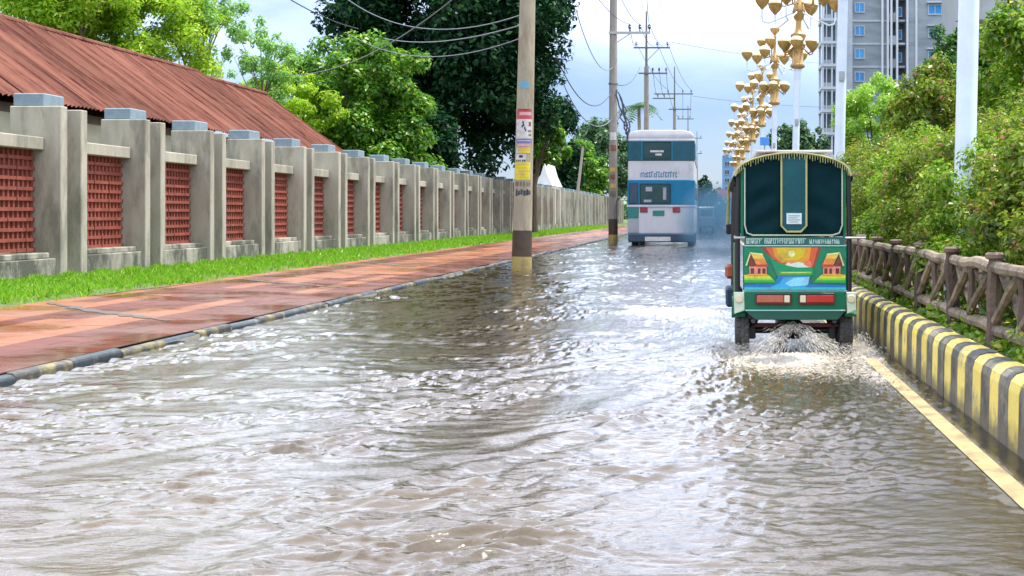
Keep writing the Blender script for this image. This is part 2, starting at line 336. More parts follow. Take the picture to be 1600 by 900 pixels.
water = np_mesh('flood_water', v, f, m, smooth=True); water['kind'] = 'structure'
a = water.data.attributes.new('murk', 'FLOAT', 'POINT'); a.data.foreach_set('value', np.clip((depth - .004) / .035, 0, 1).ravel().astype(np.float32))
a = water.data.attributes.new('foam', 'FLOAT', 'POINT'); a.data.foreach_set('value', foam.ravel().astype(np.float32))

# low kerb on the left, in painted stones
def kerb_stone(name, prof, L_, mat, bev):
    b = MB(); b.prism(prof, 'y', .006, L_ - .006); return b.build(name, mat, None, bev)
core = MB().box(XL - .086, XL - .02, 0, 200, -.3, .02).build('kerb', KCORE); tag(core, 'low worn kerb along the red footpath, painted in dull black and yellow', kind='structure')
lp = [(XL, -.25), (XL - .010, .03), (XL - .025, .05), (XL - .085, .057), (XL - .085, -.25)]
sy = kerb_stone('kerb_stone', lp, .86, KLYEL, .008); sb_ = kerb_stone('kerb_stone', lp, .86, KLBLK, .008)
for s_ in (sy, sb_): s_.parent = core
for k in range(1, 110):
    src = sb_ if k % 2 else sy
    c = src if k < 2 and src is sb_ else src.copy()
    if c is not src: COL.objects.link(c)
    c.location = (random.uniform(-.012, .012), 6 + k * .86, random.uniform(-.012, .008)); c.rotation_euler = (random.uniform(-.006, .006), 0, random.uniform(-.008, .008))
sy.location = (0, 6, 0)
# footpath of pavers in long bands, then turf
path = grid_sheet('footpath', np.array([-8.1, XL - .087]), np.array([0, 60, 240.]), lambda X, Y: .0585 + .09 * (XL - .09 - X) / 2.96, DIRT)
for nm, M_ in (('r', TILE_R), ('o', TILE_O)):
    vs = []; g = np.random.default_rng(4); nrow = 10; wx_ = (8.05 + XL - .09) / nrow
    pat = 'rrroooorro'
    for r in range(nrow):
        x1 = XL - .09 - r * wx_; y = 6.0 - (r % 2) * .15
        Yb = 0
        while y < 120:
            c = pat[r]
            if int(y / 7.3 + r * .23) % 5 == 3 and r > 1: c = 'r' if c == 'o' else 'o'
            if c == nm:
                z = .062 + .09 * (r + .5) / nrow + g.normal(0, .0005); t0, t1 = .09 / nrow / 2 + g.normal(0, .0005), -.09 / nrow / 2 + g.normal(0, .0005)
                e = .0013; vs.append([(x1 - wx_ + e, y + e, z + t0), (x1 - e, y + e, z + t1), (x1 - e, y + .3 - e, z + t1), (x1 - wx_ + e, y + .3 - e, z + t0)])
            y += .3
    allv = np.array(vs).reshape(-1, 3); fa = np.arange(len(allv)).reshape(-1, 4)
    p_ = np_mesh('paver', allv, fa, M_, path); p_['kind'] = 'stuff'
SILT = M('grey silt', (.07, .055, .042), (.12, .10, .08), 9, .55, .4, 60)
def silt(pts, w0, seed):
    g = np.random.default_rng(seed); b = MB(); n = 26; vs = []
    for i in range(n + 1):
        u = i / n * (len(pts) - 1); k = min(int(u), len(pts) - 2); q = Vector(pts[k]).lerp(Vector(pts[k + 1]), u - k); w_ = w0 * (.25 + g.random()) * math.sin(math.pi * (i + .4) / (n + .8)) ** .5
        for sg in (-1, 1): vs.append((q.x + g.normal(0, .02), q.y + sg * w_, .0645 + .09 * (XL - .09 - q.x) / 2.96 + .003))
    b.add(vs, [(2 * i, 2 * i + 1, 2 * i + 3, 2 * i + 2) for i in range(n)]); return b.build('silt_streak', SILT, path)
silt([(-7.9, 15.6, 0), (-6.9, 14.7, 0), (-5.7, 13.8, 0)], .16, 1); silt([(-7.8, 21.5, 0), (-6.5, 20.6, 0), (-5.5, 20.0, 0)], .14, 2); silt([(-7.6, 29, 0), (-6.2, 27.6, 0)], .2, 3); silt([(-7.98, 17, 0), (-7.9, 20, 0)], .5, 4)
grid_sheet('turf', np.array([-60, -10.6, -9.7, -8.8, -8.2, -7.93]), np.arange(-4, 240, 4.), lambda X, Y: np.interp(X, [-60, -9.7, -8.2, -7.93], [.27, .26, .2, .13]) + 0 * Y, GRASSG)
GR = LEAF('grass blade', (.12, .32, .015), (.27, .52, .03), (.42, .45, .12), .06, .45, .02)
def blades(n, xr, yr, hr, mat, name, label, seed, zf, edge=False):
    g = np.random.default_rng(seed)
    u = g.random(n); y = yr[0] * (yr[1] / yr[0]) ** u
    x = g.uniform(*xr, n); keep = (np.sin(x * 3.1 + y * 1.7) + np.sin(y * .83 + x) + np.sin(y * 3.3 - x * 2) > -1.35) | (g.random(n) < .25); y = y[keep]; x = x[keep]; n = len(x)
    if edge: x = np.where(x > xr[1] - .5, x - (np.sin(y * 2.1) * .3 + np.sin(y * .77 + 1) * .2 + .5) * .5 * g.random(n), x)
    z = zf(x); hh = g.uniform(*hr, n) * (.6 + .5 * np.sin(x * 5 + y * 3) ** 2); a = g.uniform(0, 6.28, n); w = .006 + y * .00035
    d = np.stack([np.cos(a), np.sin(a), 0 * a], -1); le = g.normal(0, .35, (n, 2)) * hh[:, None]
    p = np.stack([x, y, z], -1); top = p.copy(); top[:, :2] += le; top[:, 2] += hh
    mid = (p + top) / 2; mid[:, 2] += hh * .1
    v = np.stack([p - d * w[:, None], p + d * w[:, None], mid + d * w[:, None] * .8, top, mid - d * w[:, None] * .8], 1).reshape(-1, 3)
    f = np.arange(n * 5).reshape(n, 5)
    return tag(np_mesh(name, v, f, mat), label, 'grass', kind='stuff')
blades(75000, (-9.75, -7.95), (15, 110), (.03, .12), GR, 'grass', 'bright green grass strip between the concrete wall and the red footpath', 9, lambda x: np.interp(x, [-9.7, -8.2, -7.93], [.25, .19, .12]), True)

# tall striped kerb on the right and the median behind it
median = grid_sheet('median', np.array([XK + .18, 2.4, 5, 60]), np.array([-4, 20, 60, 260.]), .33, SOILG)
kr = MB().box(XK + .03, XK + .18, 2, 150, -.3, .34).build('kerb', KCORE); tag(kr, 'tall median kerb in black and yellow stripes below the log fence', kind='structure')
rp = [(XK - .012, -.25), (XK, .30), (XK + .012, .345), (XK + .04, .375), (XK + .085, .388), (XK + .15, .388), (XK + .19, .37), (XK + .19, -.25)]
PIT = .2335
ky = kerb_stone('kerb_block', rp, PIT + .004, KYEL, 0); kb = kerb_stone('kerb_block', rp, PIT + .004, KBLK, 0)
for k in range(0, 200):
    src = ky if k % 2 else kb
    c = src if k < 2 else src.copy()
    if k >= 2: COL.objects.link(c)
    c.parent = kr; c.location = (random.uniform(-.004, .004), 3.03 + k * PIT, random.uniform(-.004, .004))

# ------------------------------------------------------------------ concrete wall with paired fins and terracotta screens
WX = -9.7; PB = 2.93; Y1 = 19.6
wall = thing('boundary_wall', 'long grey concrete wall of paired fins with red terracotta screens beside the footpath', 'wall', (WX, Y1, .2))
WO = Vector((WX, Y1, .2))
fin_me = MB().box(-.77, 0, 0, .2, 0, 2.63).build('fin', CONC, wall, .012).data
bpy.data.objects.remove(wall.children[0])
def share(name, me, parent, loc, rot=(0, 0, 0)):
    o = link(name, me, parent); o.location = loc; o.rotation_euler = rot; return o
def proto(fn):
    o = fn; me = o.data; bpy.data.objects.remove(o); return me
back_me = proto(MB().box(-.62, -.34, .2, .64, 0, 2.56).build('back_panel', CONC, None))
cap_me = proto(MB().box(-.78, -.32, .10, .74, 2.632, 2.83).build('cap_block', CAPB, None, .015))
BAY0, BAYL = .852, PB - .852 - .002
plin_me = proto(MB().box(-.62, -.07, BAY0, BAY0 + BAYL, -.1, .36).box(-.60, -.16, BAY0, BAY0 + BAYL, .36, .445).build('plinth', PLIN, None, .012))
lint_me = proto(MB().box(-.56, -.25, BAY0, BAY0 + BAYL, 1.96, 2.15).build('lintel', CONC, None, .012))
NB, NC = 8, 10; BL = BAYL / NB; CP = (1.96 - .447) / NC
brick_me = proto(MB().box(-.49, -.385, .003, BL - .003, 0, .052).build('brick', TERRA, None))
def screen_mesh(with_bricks):
    b = MB()
    for c in range(NC):
        z = .447 + c * CP
        for s in range(NB * 2):
            y = BAY0 + (s + .5) * BL / 2 + (.0 if c % 2 else .02)
            b.box(-.475, -.405, y - .024, y + .024, z + .053, z + CP - .001)
        if with_bricks:
            for s in range(NB): b.box(-.49, -.385, BAY0 + s * BL + .003, BAY0 + (s + 1) * BL - .003, z, z + .052)
    return proto(b.build('lattice_screen', TERRA, None))
scr_a, scr_b = screen_mesh(False), screen_mesh(True)
for k in range(-1, 44):
    y = k * PB; jz = random.uniform(-.012, .012)
    share('fin', fin_me, wall, (0, y, jz)); share('fin', fin_me, wall, (-.004, y + .64, jz - .008))
    share('back_panel', back_me, wall, (0, y, 0)); share('cap_block', cap_me, wall, (random.uniform(-.02, .02), y, jz + .001), (0, 0, random.uniform(-.01, .01)))
    share('plinth', plin_me, wall, (random.uniform(-.01, .01), y, random.uniform(-.02, .012))); share('lintel', lint_me, wall, (0, y, 0))
    if k < 3:
        sc = share('lattice_screen', scr_a, wall, (0, y, 0))
        if k >= 0 or True:
            for c in range(NC):
                for s in range(NB):
                    if k == -1 and s < 1: pass
                    share('brick', brick_me, sc, (random.uniform(-.006, .006), BAY0 + s * BL, .447 + c * CP), (0, 0, random.uniform(-.012, .012)))
    elif k < 22:
        tag(share('lattice_screen', scr_b, wall, (0, y, 0)), kind='stuff')

# ------------------------------------------------------------------ shed with the rusty corrugated roof
shed = thing('shed', 'long low shed with a rusty red corrugated roof behind the concrete wall', 'shed', (-12.4, 30, .25))
so = Vector((-12.4, 30, .25))
MB().box(-17.2, -12.35, 14, 43.1, .2, 3.05).build('wall', SHEDW, shed, org=so)
roof = MB().tube([(-14.75, 14, 5.30), (-14.75, 37.7, 5.30)], .07, 8).tube([(-14.75, 37.9, 5.20), (-14.75, 43.5, 5.20)], .07, 8).build('roof', RUST, shed, smooth=True, org=so)
def sheet_mesh(w=.82, sgn=1):
    n = 40; b = MB(); ex, ez = 2.75, -2.0; L0 = math.hypot(ex, ez); up = Vector((-ez * 1, 0, ex)).normalized()
    vs = []
    for j in range(n + 1):
        y = w * 1.06 * j / n; a = .022 * math.sin(2 * math.pi * y / .16) + (.016 if j > n - 3 else 0)
        for q in (0, .5, 1.03):
            p = Vector((ex * q * sgn, y, ez * q)) + Vector((up.x * sgn, 0, up.z)) * a
            vs.append(p)
    fs = [(3 * j + q, 3 * j + q + 1, 3 * j + q + 4, 3 * j + q + 3) for j in range(n) for q in (0, 1)]
    b.add(vs, fs); return proto(b.build('roof_sheet', RUST, None, smooth=True))
shm, shm2 = sheet_mesh(), sheet_mesh(sgn=-1)
y = 14.0
while y < 43.0:
    dz = 0 if y < 37.2 else -.11
    share('roof_sheet', shm, roof, (-14.75 - so.x + random.uniform(-.03, .03), y - so.y, 5.29 + dz - so.z + random.uniform(-.012, .012)), (random.uniform(-.004, .004), random.uniform(-.004, .004), random.uniform(-.006, .006)))
    share('roof_sheet', shm2, roof, (-14.75 - so.x, y - so.y, 5.285 + dz - so.z)); y += .82
MB().box(-12.42, -12.34, 14, 43.2, 3.0, 3.17).build('eave_beam', BARK, shed, org=so)

# ------------------------------------------------------------------ foliage
def leaf_quads(c, nrm, l, w, g):
    n = len(c); rv = g.normal(0, 1, (n, 3)); t = np.cross(nrm, rv); t /= np.linalg.norm(t, axis=1, keepdims=True) + 1e-9
    b = np.cross(nrm, t); sc = g.uniform(.65, 1.3, (n, 1)); t = t * l * sc / 2; b = b * w * sc / 2
    dr = np.zeros((n, 3)); dr[:, 2] = -l * .18
    return np.stack([c - t, c + b, c + t + dr, c - b], 1).reshape(-1, 3)
def crown_points(n, center, rad, nclump, g, cr=(.16, .3), hollow=.45, flat=.75, low=-.75):
    """clumps over and inside an uneven ellipsoid, leaves over and inside each clump"""
    d = g.normal(0, 1, (nclump * 3, 3)); d /= np.linalg.norm(d, axis=1, keepdims=True); d = d[d[:, 2] > low][:nclump]; nclump = len(d)
    rr = hollow + (1 - hollow) * g.random(nclump) ** .6
    bump = 1 + .16 * np.sin(d[:, 0] * 4 + center[0]) * np.cos(d[:, 1] * 5 + d[:, 2] * 4)
    cc = d * (rr * bump)[:, None]; cs = g.uniform(*cr, nclump)
    k = g.choice(nclump, n, p=cs ** 2 / (cs ** 2).sum())
    e = g.normal(0, 1, (n, 3)); e /= np.linalg.norm(e, axis=1, keepdims=True); q = g.random(n) ** .45
    p = cc[k] + e * (q * cs[k])[:, None] * np.array([1, 1, flat])
    nr = e * .8 + np.array([0, 0, .7]) + g.normal(0, .45, (n, 3)); nr /= np.linalg.norm(nr, axis=1, keepdims=True)
    return np.array(center) + p * np.array(rad), nr, np.array(center) + cc * np.array(rad) * .8
def tree(name, label, base, center, rad, nclump, n, leaf, mat, tr, seed, cat='tree', group=None, bark=BARK, limbs=9, **kw):
    g = np.random.default_rng(seed)
    root = thing(name, label, cat, base, group); bo = np.array(base)
    p, nr, cc = crown_points(n, center, rad, nclump, g, **kw)
    v = leaf_quads(p, nr, leaf[0], leaf[1], g) - bo
    np_mesh('crown', v, np.arange(len(v)).reshape(-1, 4), mat, root)
    b = MB(); top = Vector(center) - Vector((0, 0, rad[2] * .25)); B = Vector(base)
    mid = B.lerp(top, .55) + Vector((g.normal(0, .04) * tr * 20, g.normal(0, .04) * tr * 20, 0))
    pts = [B - Vector((0, 0, .1)), B.lerp(mid, .5), mid, top]
    b.tube(pts, [tr * 1.3, tr, tr * .85, tr * .4], 8)
    for q in cc[:limbs]:
        s = mid.lerp(top, float(g.random())); e = Vector(q); m_ = s.lerp(e, .5) + Vector((0, 0, .12 * (e - s).length))
        b.tube([s, m_, e], [tr * .42, tr * .28, tr * .08], 5)
    b.build('trunk', bark, root, smooth=True, org=base)
    return root
DK = LEAF('dark leaf', (.006, .028, .014), (.016, .060, .020), (.035, .11, .026), .08, .18, .012)
MID = LEAF('mid green leaf', (.035, .14, .014), (.13, .32, .022), (.30, .45, .04), .15, .45, .03)
LIME = LEAF('lime leaf', (.19, .40, .015), (.42, .62, .04), (.60, .66, .10), .15, .62, .02)
PALEL = LEAF('pale feathery leaf', (.14, .36, .06), (.30, .52, .13), (.42, .58, .18), .12, .6, .02)
OLIVE = LEAF('olive shrub leaf', (.045, .11, .006), (.28, .38, .028), (.50, .20, .12), .05, .5, .03)
OLIVE2 = LEAF('fresh shrub leaf', (.05, .16, .007), (.28, .46, .028), (.50, .46, .09), .08, .5, .03)
BRIGHT = LEAF('bright fresh leaf', (.17, .38, .02), (.32, .55, .04), (.42, .58, .09), .1, .5)
DEEP = LEAF('deep green leaf', (.02, .075, .012), (.06, .17, .02), (.13, .28, .03), .1, .35, .03)
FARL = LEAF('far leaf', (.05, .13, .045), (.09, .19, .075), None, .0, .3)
PALML = LEAF('palm leaf', (.045, .12, .05), (.10, .19, .08), None, .0, .3)

# left side, behind the wall
tree('dark_tree', 'huge dark evergreen tree towering behind the wall at the near utility pole', (-12.2, 62, .25), (-12.0, 62, 10.9), (5.5, 5.2, 7.6), 430, 105000, (.30, .15), DK, .42, 31, low=-.95, cr=(.13, .23))
p = W(690, 235, 54) - Vector((2.6, 0, 0))
tree('dark_tree', 'low dark tree filling the shade behind the wall left of the nearest utility pole', (p.x, 54, .25), (p.x, 54, 3.7), (3.0, 2.4, 3.1), 120, 26000, (.24, .13), DK, .2, 131, low=-1)
p = W(868, 232, 108)
tree('dark_tree', 'dark tree over the wall between the two nearest utility poles', (p.x - 1, 108, .25), (p.x - .4, 108, 6.5), (2.7, 2.4, 4.6), 110, 16000, (.36, .2), DK, .2, 132, low=-1)
p = W(872, 220, 66)
tree('leafy_tree', 'green tree glowing at the right foot of the huge dark tree', (p.x - 1.2, 66, .25), (p.x - .75, 66, 5.0), (1.15, 1.5, 1.7), 60, 7000, (.22, .12), MID, .15, 32)
tree('leafy_tree', 'rounded mid green tree between the rusty roof and the dark tree', (-13.2, 50, .25), (-13.55, 50, 5.0), (3.1, 2.6, 3.35), 150, 42000, (.2, .11), MID, .22, 33, low=-.9, cr=(.14, .24))
tree('feathery_tree', 'lime green tree over the near end of the rusty roof', (-20.5, 40, .25), (-20.3, 40, 6.6), (2.9, 2.4, 2.5), 110, 26000, (.16, .07), LIME, .13, 34, hollow=.2, cr=(.14, .26))
tree('feathery_tree', 'lime green tree spreading over the middle of the rusty roof', (-17.6, 41, .25), (-17.9, 41, 6.9), (2.7, 2.2, 2.4), 100, 24000, (.15, .066), LIME, .10, 35, hollow=.2, cr=(.13, .25))
tree('feathery_tree', 'slender pale tree with two bare stems above the roof joint', (-16.6, 42, .25), (-16.2, 42, 7.6), (1.5, 1.6, 2.3), 46, 5200, (.15, .06), PALEL, .075, 36, hollow=.25, cr=(.13, .24), limbs=14)
tree('feathery_tree', 'airy pale green sapling standing right of the roof joint against the sky', (-15.6, 45, .25), (-15.35, 45, 6.3), (1.35, 1.4, 1.75), 40, 4600, (.15, .06), PALEL, .06, 37, hollow=.3, cr=(.13, .25), limbs=12)
tree('feathery_tree', 'low lime tree tucked behind the roof next to the rounded tree', (-15.6, 47, .25), (-15.3, 47, 4.9), (2.0, 1.6, 1.5), 50, 9000, (.16, .075), LIME, .08, 38)
tree('feathery_tree', 'tall thin lime tree at the left edge with its crown cut off by the frame', (-18.8, 39, .25), (-18.7, 39, 8.3), (2.2, 1.8, 2.1), 70, 13000, (.16, .07), LIME, .09, 39, hollow=.25)
p = W(908, 262, 122)
tree('leafy_tree', 'light green tree over the far wall behind the thin leaning pole', (p.x - 1.5, 122, .25), (p.x - .3, 122, 5.0), (3.0, 2.5, 3.0), 80, 11000, (.36, .2), MID, .2, 40)
p = W(955, 240, 135)
tree('leafy_tree', 'hazy green tree beyond the second utility pole', (p.x - 2, 135, .25), (p.x - .4, 135, 6.6), (3.2, 3, 4.6), 80, 10000, (.42, .24), FARL, .25, 41)
p = W(930, 215, 150)
tree('leafy_tree', 'tall hazy tree rising over the far end of the wall', (p.x - 3, 150, .25), (p.x, 150, 7.4), (2.8, 2.8, 3.6), 60, 7000, (.42, .24), FARL, .25, 42)
p = W(1102, 300, 230)
tree('dark_tree', 'dark distant tree where the road ends right of the bus', (p.x, 230, 0), (p.x, 230, 3.6), (2.6, 2.5, 3.8), 50, 5000, (.5, .3), DK, .25, 43)
p = W(1122, 315, 250)
tree('leafy_tree', 'small distant tree below the red roofed shop', (p.x, 250, 0), (p.x, 250, 2.6), (2.6, 2.5, 2.6), 50, 4000, (.5, .3), FARL, .2, 44)
for px, rx, sd_, lb in ((1232, 2.4, 45, 'hazy far tree between the second and third golden lamps'), (1262, 2.2, 46, 'hazy far tree just left of the bare concrete frame tower')):
    p = W(px, 215, 150); tree('leafy_tree', lb, (p.x, 150, .33), (p.x, 150, 8.3), (rx, 2, 3.4), 60, 6000, (.42, .24), FARL, .25, sd_)
def palm(label, px, py, Y, s, seed, nf=14):
    g = np.random.default_rng(seed); p = W(px, py, Y); root = thing('palm_tree', label, 'palm tree', (p.x, Y, .25)); o = Vector((p.x, Y, .25))
    MB().tube([(p.x, Y, 0), (p.x + .15, Y, p.z * .6), (p.x, Y, p.z)], [.22 * s, .17 * s, .14 * s], 8).build('trunk', PALEB, root, smooth=True, org=o)
    for k in range(nf):
        a = 2 * math.pi * k / nf + g.normal(0, .15); el = g.uniform(-.25, .95); Lf = s * g.uniform(1.9, 2.5); d = Vector((math.cos(a), math.sin(a), 0)); sd = Vector((-d.y, d.x, 0))
        vs = []; q = 12
        spine = []
        for i in range(q + 1):
            u = i / q; spine.append(p + d * (Lf * u * (math.cos(el) * .7 + .3)) + Vector((0, 0, Lf * (math.sin(el) * u - .75 * u * u))))
        for i in range(q):
            for sg in (-1, 1):
                u = (i + .5) / q; wl = s * .85 * math.sin(math.pi * min(1, u * .9 + .12)) ** .7
                c0 = spine[i]; c1 = spine[i].lerp(spine[i + 1], .75); tip = c1 + sd * sg * wl + d * .25 * s + Vector((0, 0, -.28 * wl))
                vs += [c0, c1, tip, tip - d * .05]
        v = np.array([tuple(x - o) for x in vs]); np_mesh('frond', v, np.arange(len(v)).reshape(-1, 4), PALML, root)
palm('palm tree standing against the sky left of the third utility pole', 998, 166, 140, 1.2, 51)
palm('pale palm crown beside the second utility pole', 933, 200, 145, 1.3, 52)

# right side, on the median
p = W(1368, 190, 30)
tree('bright_tree', 'bright yellow green bushy tree right behind the rickshaw roof', (p.x, 30, .33), (p.x, 30, 3.0), (.95, 1.2, 1.25), 90, 17000, (.10, .045), BRIGHT, .07, 61, cr=(.16, .28))
p = W(1505, 110, 36)
tree('dark_tree', 'dark green tree behind the nearest white lamp pole', (p.x, 36, .33), (p.x + .1, 36, 4.3), (1.25, 1.3, 2.1), 80, 14000, (.15, .075), DEEP, .1, 62)
p = W(1595, 130, 22)
tree('leafy_tree', 'tall fresh green tree at the right edge above the shrubs', (p.x + .2, 22, .33), (p.x + .2, 22, 3.1), (1.05, 1.2, 1.9), 80, 15000, (.12, .055), OLIVE2, .08, 63)
p = W(1455, 160, 27)
tree('leafy_tree', 'olive tree between the bright tree and the nearest lamp pole', (p.x, 27, .33), (p.x, 27, 2.95), (.95, 1.1, 1.35), 80, 13000, (.11, .05), OLIVE, .07, 64)
SH = [(2.55, 8.3, 1.62, .70, 'shrub at the right edge behind the nearest fence post'), (2.75, 9.8, 1.95, .80, 'olive shrub in front of the nearest lamp pole'),
      (2.60, 11.2, 1.80, .74, 'dense shrub behind the second and third fence posts'), (2.75, 12.9, 2.05, .80, 'pink tipped shrub left of the nearest lamp pole'),
      (2.65, 14.6, 1.95, .80, 'shrub above the middle of the log fence'), (2.75, 16.6, 2.10, .90, 'reddish olive shrub under the bright yellow green tree'),
      (2.80, 18.8, 2.20, .95, 'shrub just right of the rickshaw canopy'), (2.85, 21.4, 2.30, 1.0, 'shrub right behind the rickshaw canopy'),
      (4.00, 11.6, 2.35, .95, 'tall shrub in the second row at the right edge'), (4.10, 14.2, 2.55, 1.0, 'tall leafy shrub in the second row right of the nearest lamp pole'),
      (4.00, 17.0, 2.60, 1.0, 'tall shrub in the second row left of the nearest lamp pole'), (4.10, 20.2, 2.60, 1.1, 'tall shrub in the second row below the bright tree')]
for k, (x, y, h_, r_, lb) in enumerate(SH):
    tree('shrub', lb, (x, y, .33), (x, y, .33 + (h_ - .33) * .52), (r_, r_ * 1.15, (h_ - .33) * .56), 95, 25000 if k < 8 else 15000, (.052, .027), OLIVE if k % 3 != 2 else OLIVE2, .025, 70 + k, 'shrub', 'shrubs along the median behind the log fence', cr=(.17, .30), low=-1)
# creepers and weeds under the log fence
g = np.random.default_rng(90); n = 10000
x = XK + .2 + np.abs(g.normal(0, .2, n)); y = g.uniform(5.5, 24, n); zz = .34 + np.abs(g.normal(0, .075, n)) * (.6 + .9 * np.sin(y * 2.3) ** 4)
nr = g.normal(0, .5, (n, 3)) + np.array([-.3, -.2, 1]); nr /= np.linalg.norm(nr, axis=1, keepdims=True)
v = leaf_quads(np.stack([x, y, zz], -1), nr, .06, .035, g)
tag(np_mesh('ground_cover', v, np.arange(len(v)).reshape(-1, 4), OLIVE2), 'low green creepers and weeds along the foot of the log fence', 'weeds', kind='stuff')

# ------------------------------------------------------------------ rustic log fence
fx = 1.80; fence = thing('log_fence', 'rustic log fence of dark posts with crossed pale braces on the median kerb', 'fence', (fx, 8.3, .33)); fo = Vector((fx, 8.3, .33))
def log(name, a, b_, r0, r1, mat, seed, seg=5, n=8):
    g = np.random.default_rng(seed); a, b_ = Vector(a), Vector(b_)
    pts = [a.lerp(b_, i / seg) + Vector(g.normal(0, r0 * .10, 3)) for i in range(seg + 1)]
    return MB().tube(pts, [(r0 + (r1 - r0) * i / seg) * g.uniform(.9, 1.1) for i in range(seg + 1)], n).build(name, mat, fence, smooth=True, org=fo)
posts = [8.3 + 1.47 * k for k in range(-2, 12)]
for k, y in enumerate(posts):
    lean = random.uniform(-.015, .015)
    log('post', (fx + lean, y, .25), (fx, y, .93), .052, .046, LOGD, 200 + k)
    MB().lathe([(.045, -.02), (.062, -.012), (.064, .012), (.05, .024)], 10, (fx, y, .935)).build('post_cap', LOGCAP, fence, smooth=True, org=fo)
    if k + 1 < len(posts):
        y2 = posts[k + 1]; yl = y2 - y
        log('rail', (fx, y + .05, .865 + random.uniform(-.01, .01)), (fx, y2 - .05, .865), .043, .040, LOGM, 300 + k)
        log('rail', (fx, y + .05, .485), (fx, y2 - .05, .48 + random.uniform(-.01, .01)),   .042, .043, LOGM, 400 + k)
        ym = y + yl / 2
        for q, (ya, yb) in enumerate(((y + .07, ym - .03), (ym + .05, y2 - .07))):
            log('brace', (fx - .02, ya, .82), (fx - .02, yb, .53), .030, .028, LOGM, 500 + 4 * k + q, 4, 7)
            log('brace', (fx + .035, yb, .82), (fx + .035, ya, .53), .028, .030, LOGM if q else LOGD, 600 + 4 * k + q, 4, 7)
        log('brace', (fx, ym, .52), (fx, ym, .83), .030, .028, LOGD, 700 + k, 4, 7)

# ------------------------------------------------------------------ golden lamp posts on the median
def lamp_post():
    t = thing('street_lamp', 'x', 'street lamp', (2.3, 12, .33), 'ornate golden street lamps along the median')
    MB().lathe([(.17, -.1), (.17, .25), (.13, .3), (.10, .5), (.097, 2.5), (.092, 4.9)], 16).build('pole', LPOLE, t, smooth=True)
    MB().box(-.05, .05, -.125, -.09, 3.3, 3.48).build('switch_box', METAL, t, .006)
    MB().lathe([(.10, 4.86), (.185, 4.90), (.19, 4.98), (.155, 5.02), (.15, 5.60), (.175, 5.66), (.20, 5.74), (.20, 5.80), (.12, 5.86), (.085, 5.95), (.08, 6.18), (.13, 6.24), (.165, 6.36),
                (.165, 6.52), (.12, 6.66), (.07, 6.74), (.045, 6.9), (.045, 7.3), (.07, 7.36), (.03, 7.45)], 14).build('column', GOLD, t, smooth=True)
    for pr_ in ([(.205, 5.735), (.215, 5.77), (.205, 5.81)], [(.172, 6.40), (.182, 6.44), (.172, 6.48)], [(.195, 4.91), (.205, 4.94), (.195, 4.97)]): MB().lathe(pr_, 14).build('ring', GOLDD, t, smooth=True)
    def arm(z0, r, dip, zb, n, sc, a0):
        b = MB(); b.tube([(.06, 0, z0), (r * .45, 0, z0 - dip * .55), (r * .82, 0, z0 - dip), (r * .97, 0, z0 - dip * .9), (r, 0, z0 - dip * .55), (r, 0, zb)], .02 * sc + .004, 6)
        am = b.build('arm', GOLDD if sc < .9 else LPOLE, t, smooth=True)
        bw = MB().lathe([(.03, -.02), (.05, 0), (.07, .03), (.13, .09), (.185, .18), (.21, .28)], 12, (r, 0, zb)); bw.v = [((x - r) * sc + r, y * sc, (z - zb) * sc + zb) for x, y, z in bw.v]
        bo = bw.build('lamp_bowl', GOLD, am, smooth=True)
        gw = MB().lathe([(.206, .285), (.20, .34), (.16, .40), (.08, .44), (.02, .45)], 12, (r, 0, zb)); gw.v = [((x - r) * sc + r, y * sc, (z - zb) * sc + zb) for x, y, z in gw.v]
        gw.build('lamp_glass', SHADE, am, smooth=True)
        am.rotation_euler.z = a0
        for k in range(1, n):
            c = copy_tree(am, t); c.rotation_euler.z = a0 + 2 * math.pi * k / n
    arm(6.45, 1.02, .36, 6.48, 6, 1.0, .12)
    arm(6.70, .48, .12, 6.98, 5, .85, .5)
    arm(5.55, .44, .28, 5.36, 6, .80, .35)
    fb = MB().lathe([(.03, 7.42), (.07, 7.47), (.15, 7.56), (.18, 7.66)], 12).build('lamp_bowl', GOLD, t, smooth=True)
    MB().lathe([(.177, 7.665), (.16, 7.74), (.08, 7.80), (.02, 7.81)], 12).build('lamp_glass', SHADE, fb, smooth=True)
    return t
lp0 = lamp_post()
ords = ['nearest white lamp pole rising out of the shrubs at the right', 'second lamp pole, standing just right of the rickshaw roof, its gold crown above the frame',
        'third golden lamp from the viewer, its gold column whole against a white cloud', 'fourth golden lamp, left of and lower than the one against the white cloud',
        'fifth golden lamp, in the middle of the receding row', 'sixth golden lamp, small in the receding row', 'seventh golden lamp, hazy near the end of the row', 'eighth golden lamp, faint and low behind the rickshaw canopy', 'farthest golden lamp at the end of the row', 'last but one golden lamp at the end of the row']
for k in range(10):
    c = lp0 if k == 0 else copy_tree(lp0)
    Yk = 12 + 12 * k if k < 8 else 96 + (10 - k) * 12
    c.location = (2.3 + .02 * math.sin(k * 2.2), Yk, .33); c['label'] = ords[k]; c.rotation_euler = (0, R(1.3) if k < 3 else R(.4), 0)
sg = thing('sign_board', 'small blue sign board standing on the median in the row of golden lamps', 'sign', (2.45, 58, .33)); o_ = (2.45, 58, .33)
MB().box(2.2, 2.6, 57.98, 58.02, 4.25, 4.62).build('board', M('sign blue', (.05, .22, .6), (.07, .28, .7), 5, .4), sg, .01, org=o_)
MB().tube([(2.4, 58.06, .2), (2.4, 58.06, 4.5)], .035, 8).build('post', METAL, sg, org=o_)

